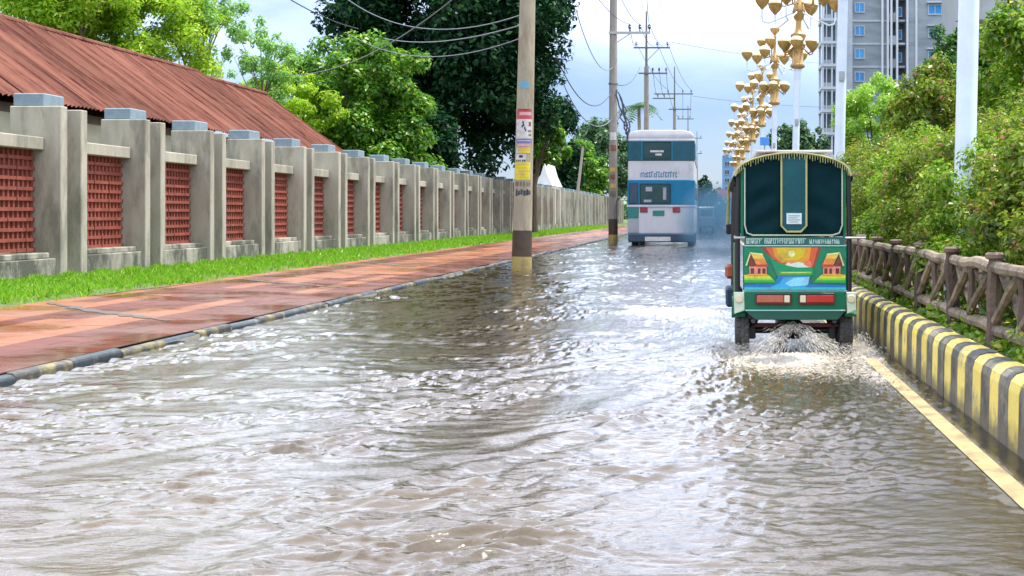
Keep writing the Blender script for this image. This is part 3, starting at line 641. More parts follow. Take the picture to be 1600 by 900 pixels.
# ------------------------------------------------------------------ utility poles, posters, crossarms, cables
POST = {}
def flat(name, c, rough=.8): return M(name, tuple(x * .62 for x in c), tuple(x * .75 for x in c), 9, rough, stain=tuple(.35 * x + .11 for x in c), sscale=6, sth=.55)
PRED = flat('poster red', srgb(205, 75, 80)); PWHT = flat('poster white', srgb(225, 222, 220)); PPUR = flat('poster purple', srgb(130, 120, 195)); PPNK = flat('poster pink', srgb(235, 180, 185))
PORG = flat('poster orange', srgb(235, 190, 75)); PYEL = flat('poster yellow', srgb(240, 225, 50)); PINK = flat('poster ink', srgb(45, 50, 70)); PBLU = flat('painted blue', srgb(110, 180, 205)); PGRY = flat('faded ink', srgb(125, 115, 100)); PBRN = flat('poster brown', srgb(150, 85, 60)); PDRED = flat('poster deep red', srgb(170, 50, 60))
def patch(b, cx, cy, rad, a0, a1, z0, z1, n=6):
    """curved sheet on a round pole between two bearings, 0 faces the viewer"""
    vs = []
    for z in (z0, z1):
        for i in range(n + 1):
            a = R(a0 + (a1 - a0) * i / n) ; r = rad(z)
            vs.append((cx(z) + r * math.sin(a), cy - r * math.cos(a), z))
    return b.add(vs, [(i, i + 1, n + 2 + i, n + 1 + i) for i in range(n)])
def crossarm(root, org, x0, x1, Y, z, ins, r=.05, brace=None, cat=METAL):
    a = MB().box(x0, x1, Y - .2, Y - .12, z - .05, z + .05)
    if brace: a.tube([(brace[0], Y - .15, brace[1]), (brace[2], Y - .15, z - .04)], .022, 6)
    a = a.build('crossarm', cat, root, org=org)
    for x in ins:
        MB().lathe([(.025, .05), (.025, .16), (.075, .18), (.05, .22), (.085, .25), (.05, .30), (.07, .33), (.02, .38)], 8, (x, Y - .16, z)).build('insulator', INSUL, a, smooth=True, org=org)
# nearest pole, standing in the water beside the kerb
px_, py_ = -4.26, 29.6; o1 = (px_, py_, 0); LEAN = .0225
pole1 = thing('utility_pole', 'nearest concrete utility pole plastered with posters, banded brown and yellow at its foot', 'utility pole', o1)
cx1 = lambda z: px_ + LEAN * z; rd1 = lambda z: .222 - .0075 * z
def pole_seg(z0, z1, dr=0, n=24): return MB().tube([(cx1(z0), py_, z0), (cx1((z0 + z1) / 2), py_, (z0 + z1) / 2), (cx1(z1), py_, z1)], [rd1(z0) + dr, rd1((z0 + z1) / 2) + dr, rd1(z1) + dr], n)
pole_seg(-.25, 9.4).build('shaft', POLEC, pole1, smooth=True, org=o1)
pole_seg(-.2, .25, .006).build('yellow_band', YELB, pole1, smooth=True, org=o1); pole_seg(.252, .84, .005).build('brown_band', BROWNB, pole1, smooth=True, org=o1)
zz_ = lambda py: H + (335 - py) * py_ / F
def poster(parts, nm='poster'):
    mats = []; b = MB()
    for i, (m_, a0, a1, p0, p1, d) in enumerate(parts):
        if m_ not in mats: mats.append(m_)
        b.mi = mats.index(m_); patch(b, cx1, py_, lambda z, d=d: rd1(z) + d, a0, a1, zz_(p1), zz_(p0), 8)
    return b.build(nm, mats, pole1, org=o1, smooth=True)
poster([(PRED, -58, 60, 171, 187, .003), (PPNK, -30, 55, 176, 181, .004), (PDRED, -40, 58, 171, 173.5, .004)])
poster([(PWHT, -62, 62, 187, 217, .003)] + [(PINK, a, a + 9, p, p + 4, .004) for a, p in ((-8, 190), (-4, 194), (-12, 196), (4, 199), (10, 202))] + [(PBRN, 34, 52, 191, 198, .004), (PGRY, 30, 54, 204, 207, .004), (PGRY, 34, 56, 210, 213, .004)])
poster([(PGRY, -72, -58, 192, 208, .003), (PGRY, -70, -56, 210, 215, .003)])
poster([(PPUR, -55, 60, 217.5, 224, .003), (PWHT, -40, 50, 220, 221, .004)]); poster([(PPNK, -40, 40, 225.5, 229, .003)])
poster([(PORG, -30, 48, 231, 240, .003), (PYEL, -28, 46, 237, 239.5, .004)]); poster([(PWHT, -62, -32, 231, 240, .003), (PINK, -66, -58, 231, 240, .004)])
poster([(PWHT, -55, 20, 241, 253, .003), (PINK, -25, 0, 243, 247, .004)] + [(PINK, a, a + 10, 250, 252.5, .004) for a in (-50, -36, -22, -4, 8)])
poster([(PYEL, -62, 52, 254, 281, .003)] + [(PORG, -50 + 12 * (i % 3), 40 - 10 * (i % 2), 257 + i * 5, 258.6 + i * 5, .004) for i in range(5)])
poster([(PGRY, a, a + 12, 284, 291, .003) for a in (-50, -34, -14, 6, 26, 42)], 'painted_lettering')
poster([(PINK, a, a + 15, 296 + (i % 2) * 2, 306 - (i % 3), .003) for i, a in enumerate((-45, -28, -10, 8, 26, 42))], 'painted_lettering')
poster([(PBLU, -40, 35, 130, 139, .003), (PBLU, -28, 20, 127.5, 130, .003)], 'paint_patch')
MB().tube([(cx1(8.6), py_ - .21, 8.6), (cx1(8.6) + 1.2, py_ - .21, 8.6)], .05, 6).build('crossarm', METAL, pole1, org=o1)
# second pole
p = W(958, 378, 57); o2 = (p.x, 57, 0)
pole2 = thing('utility_pole', 'second concrete utility pole beside the bus, with long crossarm and dark cable bundle', 'utility pole', o2)
MB().tube([(p.x, 57, -.2), (p.x, 57, 6), (p.x + .02, 57, 11.5)], [.20, .175, .155], 16).build('shaft', POLEG, pole2, smooth=True, org=o2)
MB().tube([(p.x, 57, -.15), (p.x, 57, .32)], [.206, .204], 16).build('yellow_band', YELB, pole2, smooth=True, org=o2); MB().tube([(p.x, 57, .322), (p.x, 57, 1.0)], [.203, .20], 16).build('brown_band', BROWNB, pole2, smooth=True, org=o2)
for (m_, a0, a1, q0, q1) in ((PWHT, -40, 45, 207, 219), (PBRN, -30, 45, 227, 236), (PORG, -35, 30, 262, 269), (PBRN, -40, 30, 273, 280), (PORG, -30, 40, 287, 294), (PGRY, -40, 40, 299, 307)):
    b = MB(); patch(b, lambda z: p.x, 57, lambda z: .198, a0, a1, H + (335 - q1) * 57 / F, H + (335 - q0) * 57 / F); b.build('poster', m_, pole2, org=o2, smooth=True)
crossarm(pole2, o2, p.x - .18, p.x + 1.62, 57, 9.07, (p.x + .73, p.x + 1.17, p.x + 1.58), brace=(p.x + .17, 8.65, p.x + .75))
cbm = MB(); g = np.random.default_rng(8)
for k in range(5):
    z0 = 6.6 - k * .1; pts = [(p.x + .18 + .05 * k, 56.85, z0)]
    for i in range(1, 9): pts.append((p.x + .2 + .05 * k + g.normal(0, .06) + .05 * i, 56.82, z0 - i * .24))
    cbm.tube(pts, .035, 5)
cbm.build('cable_bundle', INSUL, pole2, org=o2)
MB().lathe([(.16, -.06), (.205, -.03), (.205, .03), (.16, .06)], 14, (p.x, 57, 6.88)).build('clamp', POLED, pole2, org=o2)
P2 = p.copy()
# third to sixth poles
def far_pole(label, px, ytop, Y, r, arms):
    b0 = W(px, 335, Y); o = (b0.x, Y, 0); t = thing('utility_pole', label, 'utility pole', o); zt = H + (335 - ytop) * Y / F
    MB().tube([(b0.x, Y, -.2), (b0.x, Y, zt * .75)], [r * 1.2, r * .9], 10).build('shaft', POLEG, t, smooth=True, org=o)
    MB().tube([(b0.x, Y, zt * .75), (b0.x, Y, zt)], [r * .5, r * .3], 6).build('mast', POLED, t, org=o)
    for (xa, xb, py, ins, br) in arms:
        q = lambda x: (x - 1110) * Y / F
        z = H + (335 - py) * Y / F
        crossarm(t, o, q(xa), q(xb), Y, z, [q(i) for i in ins], brace=(b0.x, z - .9, q(br)) if br else None, cat=POLED)
    return Vector((b0.x, Y, zt))
T3 = far_pole('third utility pole rising behind the bus roof with two dark crossarms', 1010, 18, 86, .17, [(990, 1047, 75, (994, 1027, 1043), 1030), (998, 1043, 115, (1020, 1030, 1041), None)])
T4 = far_pole('fourth utility pole with wide crossarms right of the bus roof', 1054, 104, 118, .15, [(1022, 1083, 147, (1044, 1067, 1080), None), (1020, 1054, 154, (1028, 1038), None), (1045, 1080, 171, (), None)])
T5 = far_pole('fifth utility pole, faint in the haze', 1075, 165, 150, .12, [(1058, 1084, 186, (1060, 1067, 1078), None)])
T6 = far_pole('farthest utility pole at the right corner of the bus', 1089, 205, 185, .12, [(1080, 1097, 216, (1082, 1095), None), (1080, 1097, 240, (1082, 1095), None)])
lpole = thing('leaning_pole', 'thin leaning wooden pole in front of the far wall', 'pole', (-9.55, 93, .2))
a_, b_ = W(896, 357, 93), W(911, 229, 93); MB().tube([a_ - Vector((0, 0, .3)), a_.lerp(b_, .5), b_], [.13, .105, .08], 8).build('shaft', PALEB, lpole, smooth=True, org=(-9.55, 93, .2))
MB().lathe([(.09, -.03), (.11, 0), (.09, .04)], 8, b_).build('cap', BARK, lpole, org=(-9.55, 93, .2))
def cable(a, b, sag, r, mat, label, group='overhead cables along the utility poles'):
    a, b = Vector(a), Vector(b); n = 22
    pts = [a.lerp(b, i / n) - Vector((0, 0, 4 * sag * (i / n) * (1 - i / n))) for i in range(n + 1)]
    o = MB().tube(pts, r, 5).build('cable', mat, None); tag(o, label, 'cable', group); return o
t1 = W(818, 22, 29.6)
cable((t1.x, 29.6, t1.z), W(525, -15, 44), .75, .012, WIREL, 'slack cable curving left from the nearest pole across the dark tree', 'cables sagging across the dark tree')
cable((t1.x, 29.6, W(0, 58, 29.6).z), W(540, 50, 44), .62, .011, WIREL, 'lowest slack cable hanging left from the nearest pole below the others', 'cables sagging across the dark tree')
cable((t1.x, 29.6, W(0, 38, 29.6).z), W(600, 60, 46), .25, .014, WIREL, 'short upper cable from the nearest pole into the dark tree', 'cables sagging across the dark tree')
cable(W(775, -60, 29.6), W(440, 116, 46), .75, .014, WIREL, 'steep straight service cable dropping from the frame top across the dark tree', 'cables sagging across the dark tree')
cable(W(420, -22, 36), W(560, 45, 46), .15, .018, WIRE, 'cable descending from the frame top left of the dark tree', 'cables sagging across the dark tree')
cable((-4.2, 57, 6.9), W(1000, 105, 86), .5, .02, WIRE, 'service cable from the second pole to the third pole')
cable((P2.x, 57, 6.6), W(870, 90, 44), 1.1, .02, WIRE, 'slack cable hanging left of the second utility pole into the dark tree')
cable((P2.x, 57, 5.4), W(880, 130, 50), .9, .02, WIREL, 'lower slack cable hanging left of the second utility pole', 'thin cables left of the second pole')
cable((P2.x, 57, 7.6), W(900, 15, 44), .8, .016, WIREL, 'thin upper cable left of the second utility pole', 'thin cables left of the second pole')
GL1 = 'power line from the frame top to the second pole crossarm'; GL2 = 'power line from the second pole to the third pole upper crossarm'; GL3 = 'power line from the third pole upper crossarm to the fourth'
GL4 = 'power line from the third pole lower crossarm to the fourth'; GL5 = 'thin power line between the fourth and fifth utility poles'
sfx = lambda k: (', left wire', ', middle wire', ', right wire')[k]
for k, (x1_, x2_, xn) in enumerate(((P2.x + .73, W(994, 0, 86).x, 925), (P2.x + 1.17, W(1027, 0, 86).x, 965), (P2.x + 1.58, W(1043, 0, 86).x, 1010))):
    cable((x1_, 56.84, 9.45), (x2_, 85.84, H + 260 * 86 / F + .38), .55, .014, WIRE, GL2 + sfx(k))
    cable(((xn - 1110) * 36 / F, 36, H + 350 * 36 / F), (x1_, 56.84, 9.45), .2, .012, WIRE, GL1 + sfx(k))
for k, (xa, xb) in enumerate(((994, 1044), (1027, 1067), (1043, 1080))):
    cable(((xa - 1110) * 86 / F, 85.84, H + 260 * 86 / F + .38), ((xb - 1110) * 118 / F, 117.84, H + 188 * 118 / F + .38), .5, .016, WIRE, GL3 + sfx(k))
for k, (xa, xb) in enumerate(((1020, 1028), (1030, 1038), (1041, 1046))):
    cable(((xa - 1110) * 86 / F, 85.84, H + 220 * 86 / F + .3), ((xb - 1110) * 118 / F, 117.84, H + 181 * 118 / F + .3), .6, .016, WIRE, GL4 + sfx(k))
for k, (xa, xb) in enumerate(((1044, 1060), (1067, 1067), (1080, 1078))):
    cable(((xa - 1110) * 118 / F, 117.84, H + 188 * 118 / F + .38), ((xb - 1110) * 150 / F, 149.84, H + 149 * 150 / F + .3), .6, .018, WIRE, GL5 + sfx(k))
cable((P2.x + 1.5, 57, 12.6), T3 + Vector((1.1, 0, -.2)), .3, .014, WIRE, 'high power line meeting the third utility pole from the right side'); cable((P2.x + .6, 57, 12.9), T3, .5, .014, WIRE, 'high power line meeting the very tip of the third utility pole')
cable(W(1050, 66, 86), W(1300, 100, 120), .2, .016, WIREL, 'faint cable crossing the open sky to the right of the third pole', 'cables crossing the sky to the right')
cable(W(1082, 150, 118), W(1310, 168, 120), .2, .02, WIREL, 'lower faint cable crossing the sky toward the concrete frame tower', 'cables crossing the sky to the right')

# ------------------------------------------------------------------ double decker bus seen from behind
BY = 51.0; ob = (-1.9, BY, 0); bus = thing('double_decker_bus', 'white and teal blue double decker bus seen from behind in a cloud of smoke', 'bus', ob)
bx = lambda px: (px - 1110) * BY / F; bz = lambda py: H + (335 - py) * BY / F
BW = M('bus white paint', (.42, .42, .45), (.52, .52, .55), 1.2, .4, stain=(.34, .34, .35), sscale=1.3, sth=.60, stretch=(1.5, 1, .7)); BT = M('bus teal paint', (.004, .12, .23), (.008, .16, .29), 2, .35, spec=.3); BG = M('bus dark glass', (.008, .06, .09), (.012, .085, .12), 3, .08); BGC = M('bus clear glass', (.012, .04, .045), (.02, .06, .06), 2, .05)
BDK = M('bus dark trim', (.015, .04, .07), (.02, .055, .09), 4, .5); BGRN = M('bus green corner', (.01, .13, .12), (.015, .17, .15), 3, .4); BRED = M('bus tail lamp', (.22, .02, .03), None, 4, .25); BGRY = M('bus grey', (.22, .24, .27), (.3, .32, .35), 3, .5)
X0, X1 = bx(981), bx(1085)
MB().box(X0, X1, BY, BY + 9.6, .42, bz(216)).build('body', BW, bus, .06, org=ob, seg=2)
MB().prism([(X0 + .01, bz(217)), (X0 + .02, bz(211)), (X0 + .14, bz(206)), (X0 + .45, bz(203)), (X1 - .45, bz(203)), (X1 - .14, bz(206)), (X1 - .02, bz(211)), (X1 - .01, bz(217))], 'y', BY + .02, BY + 9.5).build('roof', BW, bus, .05, org=ob, smooth=True, seg=2)
uw = MB().box(X0 - .02, X1 + .02, BY - .025, BY + 9.3, bz(252), bz(219)).build('upper_window_band', BG, bus, .04, org=ob)
MB().box(bx(1004), bx(1049), BY - .045, BY - .02, bz(249), bz(222)).build('window', BGC, uw, .03, org=ob)
for x in (1003, 1050): MB().box(bx(x) - .03, bx(x) + .03, BY - .055, BY - .02, bz(251), bz(220)).build('pillar', BT, uw, .01, org=ob)
for a in ((1016, 1037, 238, 235), (1024, 1034, 243, 240)): MB().box(bx(a[0]), bx(a[1]), BY - .052, BY - .044, bz(a[2]), bz(a[3])).build('window_patch', PWHT, uw, org=ob)  # white reflection in the upper glass, put in as pale boxes
tb = MB().box(X0 - .02, X1 + .02, BY - .03, BY + 9.3, bz(320), bz(281)).build('blue_band', BT, bus, .03, org=ob)
MB().box(bx(1000), bx(1048), BY - .05, BY - .025, bz(318), bz(287)).build('window', BGC, tb, .03, org=ob)
for a in ((1009, 1019, 299, 292), (1006, 1018, 316, 312), (1036, 1041, 312, 293)): MB().box(bx(a[0]), bx(a[1]), BY - .058, BY - .049, bz(a[2]), bz(a[3])).build('window_patch', BGRY, tb, org=ob)
MB().box(bx(983), bx(997), BY - .05, BY - .025, bz(318), bz(286)).build('grille', BDK, tb, .02, org=ob)
MB().box(X0 - .03, X1 + .03, BY - .045, BY + 9.2, bz(323), bz(320.5)).build('trim_strip', BW, bus, org=ob)
bl = MB(); g = np.random.default_rng(2); xq = 1001.0                      # blue lettering on the white band, not legible in the photograph
while xq < 1056:
    w_ = g.uniform(2.2, 4.2); hh = g.uniform(.55, 1); bl.box(bx(xq), bx(xq + w_ * .35), BY - .012, BY + .01, bz(277), bz(277 - 8 * hh)); bl.box(bx(xq), bx(xq + w_ * .85), BY - .012, BY + .01, bz(277 - 8 * hh), bz(275.6 - 8 * hh))
    if g.random() < .6: bl.box(bx(xq + w_ * .5), bx(xq + w_ * .8), BY - .012, BY + .01, bz(277), bz(275))
    xq += w_ + .5
bl.build('lettering', BT, bus, org=ob)
MB().box(X0 - .012, bx(998), BY - .03, BY + .3, bz(341), bz(324)).build('corner_panel', BGRN, bus, .01, org=ob); MB().box(X0 - .012, bx(998), BY - .03, BY + .3, bz(364), bz(341.5)).build('corner_panel', BGRY, bus, .01, org=ob)
MB().box(bx(1020), bx(1038), BY - .03, BY + .01, bz(337), bz(329)).build('number_plate', BGRN, bus, .006, org=ob)
for xa in (1000, 1051): MB().box(bx(xa), bx(xa + 12), BY - .04, BY + .01, bz(332), bz(324)).build('tail_light', BRED, bus, .015, org=ob)
MB().box(X0 + .02, X1 - .02, BY - .12, BY + .3, .12, bz(365)).build('bumper', BDK, bus, .04, org=ob)
MB().box(bx(1008), bx(1048), BY - .14, BY - .115, bz(377), bz(370)).build('bumper_plate', PWHT, bus, .01, org=ob)
for s_ in (X0 + .16, X1 - .16):
    for yy in (BY + 2.2, BY + 7.6):
        wl = MB().lathe([(.3, -.14), (.48, -.13), (.5, -.08), (.5, .08), (.48, .13), (.3, .14)], 20, (s_, yy, .42), 'x').build('wheel', RUBBER, bus, smooth=True, org=ob)
        MB().lathe([(.05, -.145), (.27, -.12), (.27, .12), (.05, .145)], 14, (s_, yy, .42), 'x').build('rim', BGRY, wl, smooth=True, org=ob)
for xx, dx in ((X1, .012), (X0, -.012)):
    for k in range(7):
        MB().box(min(xx, xx + dx * 3), max(xx, xx + dx * 3), BY + .6 + k * 1.2, BY + 1.6 + k * 1.2, bz(312), bz(287)).build('side_window', BGC, bus, org=ob)
        MB().box(min(xx, xx + dx * 3), max(xx, xx + dx * 3), BY + .6 + k * 1.2, BY + 1.6 + k * 1.2, bz(249), bz(223)).build('side_window', BGC, bus, org=ob)

# pickup van beyond the bus
VY = 92.0; vx = lambda px: (px - 1110) * VY / F; ov = (-.3, VY, 0); van = thing('van', 'small grey van with a white roof half lost in the smoke right of the bus', 'van', ov)
VB = M('van grey paint', (.16, .22, .28), (.2, .27, .33), 3, .35)
MB().box(vx(1091), vx(1117), VY, VY + 3.6, .3, 1.05).build('body', VB, van, .08, org=ov); cab = MB().box(vx(1092), vx(1116), VY + .1, VY + 2.9, 1.05, 1.62).build('cabin', VB, van, .1, org=ov)
MB().box(vx(1091.5), vx(1116.5), VY + .05, VY + 2.9, 1.6, 1.74).build('roof', WHITE, van, .05, org=ov); MB().box(vx(1094), vx(1114), VY + .06, VY + .12, 1.12, 1.52).build('rear_window', BGC, cab, .02, org=ov)
for px in (1091.5, 1113): MB().box(vx(px), vx(px + 3), VY - .02, VY + .02, .72, .92).build('tail_light', BRED, van, .01, org=ov)
for px in (1094, 1114):
    for yy in (VY + .6, VY + 2.9): MB().lathe([(.1, -.08), (.3, -.08), (.32, 0), (.3, .08), (.1, .08)], 14, (vx(px), yy, .3), 'x').build('wheel', RUBBER, van, smooth=True, org=ov)

# ------------------------------------------------------------------ buildings far off
def win_part(par, m_frame, m_glass, x0, x1, Y, z0, z1, org, mull=True):
    b = MB(); fw = .12
    b.box(x0, x0 + fw, Y - .14, Y + .02, z0, z1).box(x1 - fw, x1, Y - .14, Y + .02, z0, z1).box(x0 + fw, x1 - fw, Y - .14, Y + .02, z1 - fw, z1).box(x0 + fw, x1 - fw, Y - .2, Y + .02, z0, z0 + fw)
    if mull: xm = (x0 + x1) / 2; b.box(xm - .05, xm + .05, Y - .11, Y + .02, z0 + fw, z1 - fw)
    w_ = b.build('window', m_frame, par, org=org)
    MB().box(x0 + fw, x1 - fw, Y - .05, Y + .01, z0 + fw, z1 - fw).build('pane', m_glass, w_, org=org)
GLB = M('blue window glass', (.04, .27, .62), (.07, .36, .72), 1.5, .15, rnd=.15); GRW = M('grey brick infill', (.27, .31, .35), (.34, .38, .42), .8, .9, .3, 8, stain=(.22, .25, .29), sscale=.25, stretch=(.4, 1, 2)); LGW = M('pale grey render', (.31, .33, .35), (.38, .40, .42), .6, .85); CCF = M('raw concrete frame', (.42, .47, .54), (.54, .59, .65), .8, .85); DKR = M('dark interior', (.10, .13, .17), (.15, .18, .22), 1, .9); PIPE = M('white pipe', (.65, .68, .72), None, 4, .5)
AY = 175.0; ax = lambda px: (px - 1110) * AY / F; az = lambda py: H + (335 - py) * AY / F; oa = (26, AY, 0)
apt = thing('apartment_block', 'tall grey apartment block with columns of small blue windows above the shrubs', 'building', oa)
MB().box(ax(1330), ax(1386), AY, AY + 18, 0, 52).build('wall', GRW, apt, org=oa); MB().box(ax(1386), ax(1416), AY + 1.6, AY + 18, 0, 52).build('recess_wall', DKR, apt, org=oa); MB().box(ax(1416), ax(1498), AY - .4, AY + 18, 0, 52).build('wall', GRW, apt, org=oa)
MB().box(ax(1318), ax(1331), AY - .8, AY + 6, 0, 52).build('corner_column', CCF, apt, org=oa)
for k in range(-5, 8):
    pyc = 12 + 36 * k
    if az(pyc) < 6: continue
    win_part(apt, CCF, GLB, ax(1335), ax(1351), AY, az(pyc + 8), az(pyc - 8), oa)
    win_part(apt, CCF, GLB, ax(1449), ax(1471), AY - .4, az(pyc + 12), az(pyc - 4), oa)
    MB().box(ax(1329), ax(1386.5), AY - .12, AY + .2, az(pyc + 22), az(pyc + 19)).build('floor_slab', CCF, apt, org=oa)
    MB().box(ax(1447), ax(1473), AY - 1.1, AY - .4, az(pyc - 6), az(pyc - 8)).build('sunshade', CCF, apt, org=oa)
    bal = MB().box(ax(1388), ax(1414), AY - .2, AY + 1.6, az(pyc + 22), az(pyc + 19)).box(ax(1388), ax(1401), AY - .2, AY, az(pyc + 19), az(pyc + 8)).build('balcony', CCF if k % 2 else LGW, apt, org=oa)
    win_part(apt, PIPE, GLB, ax(1404), ax(1412), AY + 1.55, az(pyc + 12), az(pyc - 4), oa, False)
for px in (1378, 1386.5, 1392, 1401, 1417, 1431): MB().tube([(ax(px), AY - .45, 2), (ax(px), AY - .45, 52)], .16, 6).build('pipe', PIPE, apt, org=oa)
fy = 168.0; gx = lambda px: (px - 1110) * fy / F; gz = lambda py: H + (335 - py) * fy / F; of = (16, fy, 0)
ft = thing('frame_tower', 'bare concrete frame tower with stacked open floors beside the grey apartment block', 'building', of)
MB().box(gx(1288), gx(1312), fy + 3.4, fy + 4.4, 0, 46).build('back_wall', DKR, ft, org=of)
for px, w_ in ((1284, 3.2), (1291, 1.2), (1299, 2.2), (1306, 1.2), (1313, 3.4), (1320, 2.5)):
    MB().box(gx(px), gx(px + w_), fy, fy + .5, 0, 46).build('column', CCF, ft, org=of)
    if w_ > 2: MB().box(gx(px), gx(px + w_), fy + 4.42, fy + 4.9, 0, 46).build('column', CCF, ft, org=of)
for k in range(-5, 9):
    py = 30 + 35.6 * k
    if gz(py) < 3: continue
    MB().box(gx(1283), gx(1323), fy - .15, fy + 5.0, gz(py + 2.6), gz(py - 1.6)).build('floor_slab', CCF, ft, org=of)
    MB().box(gx(1287.3), gx(1298.9), fy + .1, fy + .3, gz(py - 2), gz(py - 8)).build('parapet', LGW, ft, org=of)
o3 = (38, 150, 0); hx = lambda px: (px - 1110) * 150 / F; hz = lambda py: H + (335 - py) * 150 / F
b2 = thing('apartment_block', 'paler apartment block with one blue window behind the top of the right hand trees', 'building', o3)
MB().box(hx(1500), hx(1640), 150, 162, 0, 34).build('wall', LGW, b2, org=o3); MB().box(hx(1519), hx(1527), 149.6, 150.2, 0, 34).build('pilaster', CCF, b2, org=o3)
for k in range(-3, 4):
    win_part(b2, CCF, GLB, hx(1552), hx(1571), 150, hz(30 + 42 * k), hz(13 + 42 * k), o3); win_part(b2, CCF, GLB, hx(1600), hx(1619), 150, hz(30 + 42 * k), hz(13 + 42 * k), o3)
    MB().box(hx(1499), hx(1641), 149.8, 150.1, hz(37 + 42 * k), hz(34 + 42 * k)).build('floor_slab', CCF, b2, org=o3)
o4 = (17.5, 80, .33); kx = lambda px: (px - 1110) * 80 / F; kz = lambda py: H + (335 - py) * 80 / F
hs = thing('house', 'brown eaved house half hidden in the trees right of the nearest lamp pole', 'house', o4)
BRE = M('brown eave boards', (.12, .07, .06), (.17, .10, .085), 2, .8)
MB().box(kx(1538), kx(1600), 80, 88, 0, kz(70)).build('wall', M('tan wall', (.3, .25, .2), (.36, .3, .25), 2, .9), hs, org=o4); MB().prism([(kx(1522), kz(34)), (kx(1620), kz(36)), (kx(1620), kz(68)), (kx(1556), kz(68))], 'y', 79, 89).build('roof', BRE, hs, org=o4)
win_part(hs, WHITE, BG, kx(1556), kx(1570), 80, kz(110), kz(85), o4)
o5 = (2.2, 262, 0); rs = thing('shop', 'red roofed roadside shop where the road ends', 'shop', o5); REDR = M('faded red roof', (.45, .10, .08), (.55, .16, .12), 1, .7)
s5 = 262 / F
MB().box((1112 - 1110) * s5, (1150 - 1110) * s5, 262, 268, 0, H + 22 * s5).build('wall', LGW, rs, org=o5); MB().prism([((1109 - 1110) * s5, H + 22 * s5), ((1153 - 1110) * s5, H + 22 * s5), ((1148 - 1110) * s5, H + 38 * s5), ((1114 - 1110) * s5, H + 38 * s5)], 'y', 261, 269).build('roof', REDR, rs, org=o5)
MB().box((1118 - 1110) * s5, (1135 - 1110) * s5, 261.9, 262.1, H + 2 * s5, H + 14 * s5).build('door', BG, rs, org=o5)
o6 = (4, 300, 0); s6 = 300 / F; bt = thing('tower_block', 'distant blue tower block left of the rickshaw canopy', 'building', o6)
BLB = M('distant blue cladding', (.10, .24, .48), (.13, .30, .55), .5, .5)
MB().box(19 * s6, 42 * s6, 300, 312, 0, H + 92 * s6).build('wall', BLB, bt, org=o6); MB().box(21 * s6, 30 * s6, 299, 310, H + 92 * s6, H + 98 * s6).build('roof_room', LGW, bt, org=o6)
for k in range(6): win_part(bt, LGW, BG, 22 * s6, 30 * s6, 300, H + (10 + 13 * k) * s6, H + (18 + 13 * k) * s6, o6)
o7 = (-10.7, 82, .2); gh = thing('gable_house', 'small white gabled roof peeping over the wall right of the nearest utility pole', 'house', o7); s7 = 82 / F
g7 = lambda px: (px - 1110) * s7
MB().box(g7(836), g7(862), 82, 87, 0, H + 45 * s7).build('wall', WHITE, gh, org=o7); MB().prism([(g7(834), H + 45 * s7), (g7(864), H + 45 * s7), (g7(856), H + 62 * s7), (g7(851), H + 80 * s7), (g7(846), H + 62 * s7)], 'y', 81.7, 87.3).build('roof', WHITE, gh, org=o7)
# far wood that closes the view
g = np.random.default_rng(17); n = 26000; xx = g.uniform(-170, 170, n); zz = np.abs(g.normal(0, 1, n)) ** .8 * (3.0 + 1.4 * np.sin(xx * .11) + 1.0 * np.sin(xx * .31 + 2)) ; zz = np.minimum(zz, 9 + 2 * np.sin(xx * .2))
nr = g.normal(0, .6, (n, 3)) + np.array([0, -.5, .7]); nr /= np.linalg.norm(nr, axis=1, keepdims=True)
v = leaf_quads(np.stack([xx, 330 + g.normal(0, 5, n), zz], -1), nr, 1.5, .9, g); tag(np_mesh('distant_wood', v, np.arange(len(v)).reshape(-1, 4), FARL), 'hazy line of distant trees along the horizon', 'wood', kind='stuff')

# ------------------------------------------------------------------ green electric rickshaw
RY = 11.5; orr = (.74, RY, 0); rick = thing('electric_rickshaw', 'green electric rickshaw with teal canopy and painted river scene, driving through the flood', 'rickshaw', orr)
Q = lambda px, py, Y=RY: W(px, py, Y)
GRN = M('rickshaw green paint', (.002, .12, .056), (.004, .155, .074), 3, .32, stain=(.03, .085, .045), sscale=5, sth=.60, rough2=.5, spec=.3); GRND = M('dark green paint', (.005, .07, .045), (.007, .09, .055), 3, .35); PGN = M('pale green white paint', (.50, .62, .47), (.6, .70, .55), 5, .4, stain=(.36, .42, .3), sscale=5, sth=.6)
TARP = M('dark teal tarpaulin', (.0015, .016, .021), (.003, .026, .032), 4, .6, .15, 90, spec=.06); TARPC = M('teal vinyl strip', (.005, .06, .075), (.01, .09, .105), 5, .45, .15, 70, spec=.25); BRAID = M('yellow braid', (.38, .36, .13), (.50, .48, .2), 60, .8); BRAIDG = M('olive braid', (.28, .30, .10), (.40, .42, .16), 40, .8)
REDL = M('red lens', (.42, .025, .022), (.5, .04, .03), 6, .15); AMBL = M('amber lens', (.36, .075, .045), (.46, .13, .075), 6, .15); CLRL = M('clear lens', (.68, .60, .42), None, 5, .15); DRED = M('oxide red steel', (.09, .012, .014), (.13, .02, .02), 8, .6); TRM = M('pale trim', (.42, .50, .36), (.5, .58, .42), 8, .5)
def rp_(b, name, m_, bevel=0, smooth=False, par=None): return b.build(name, m_, par or rick, bevel, smooth, orr)
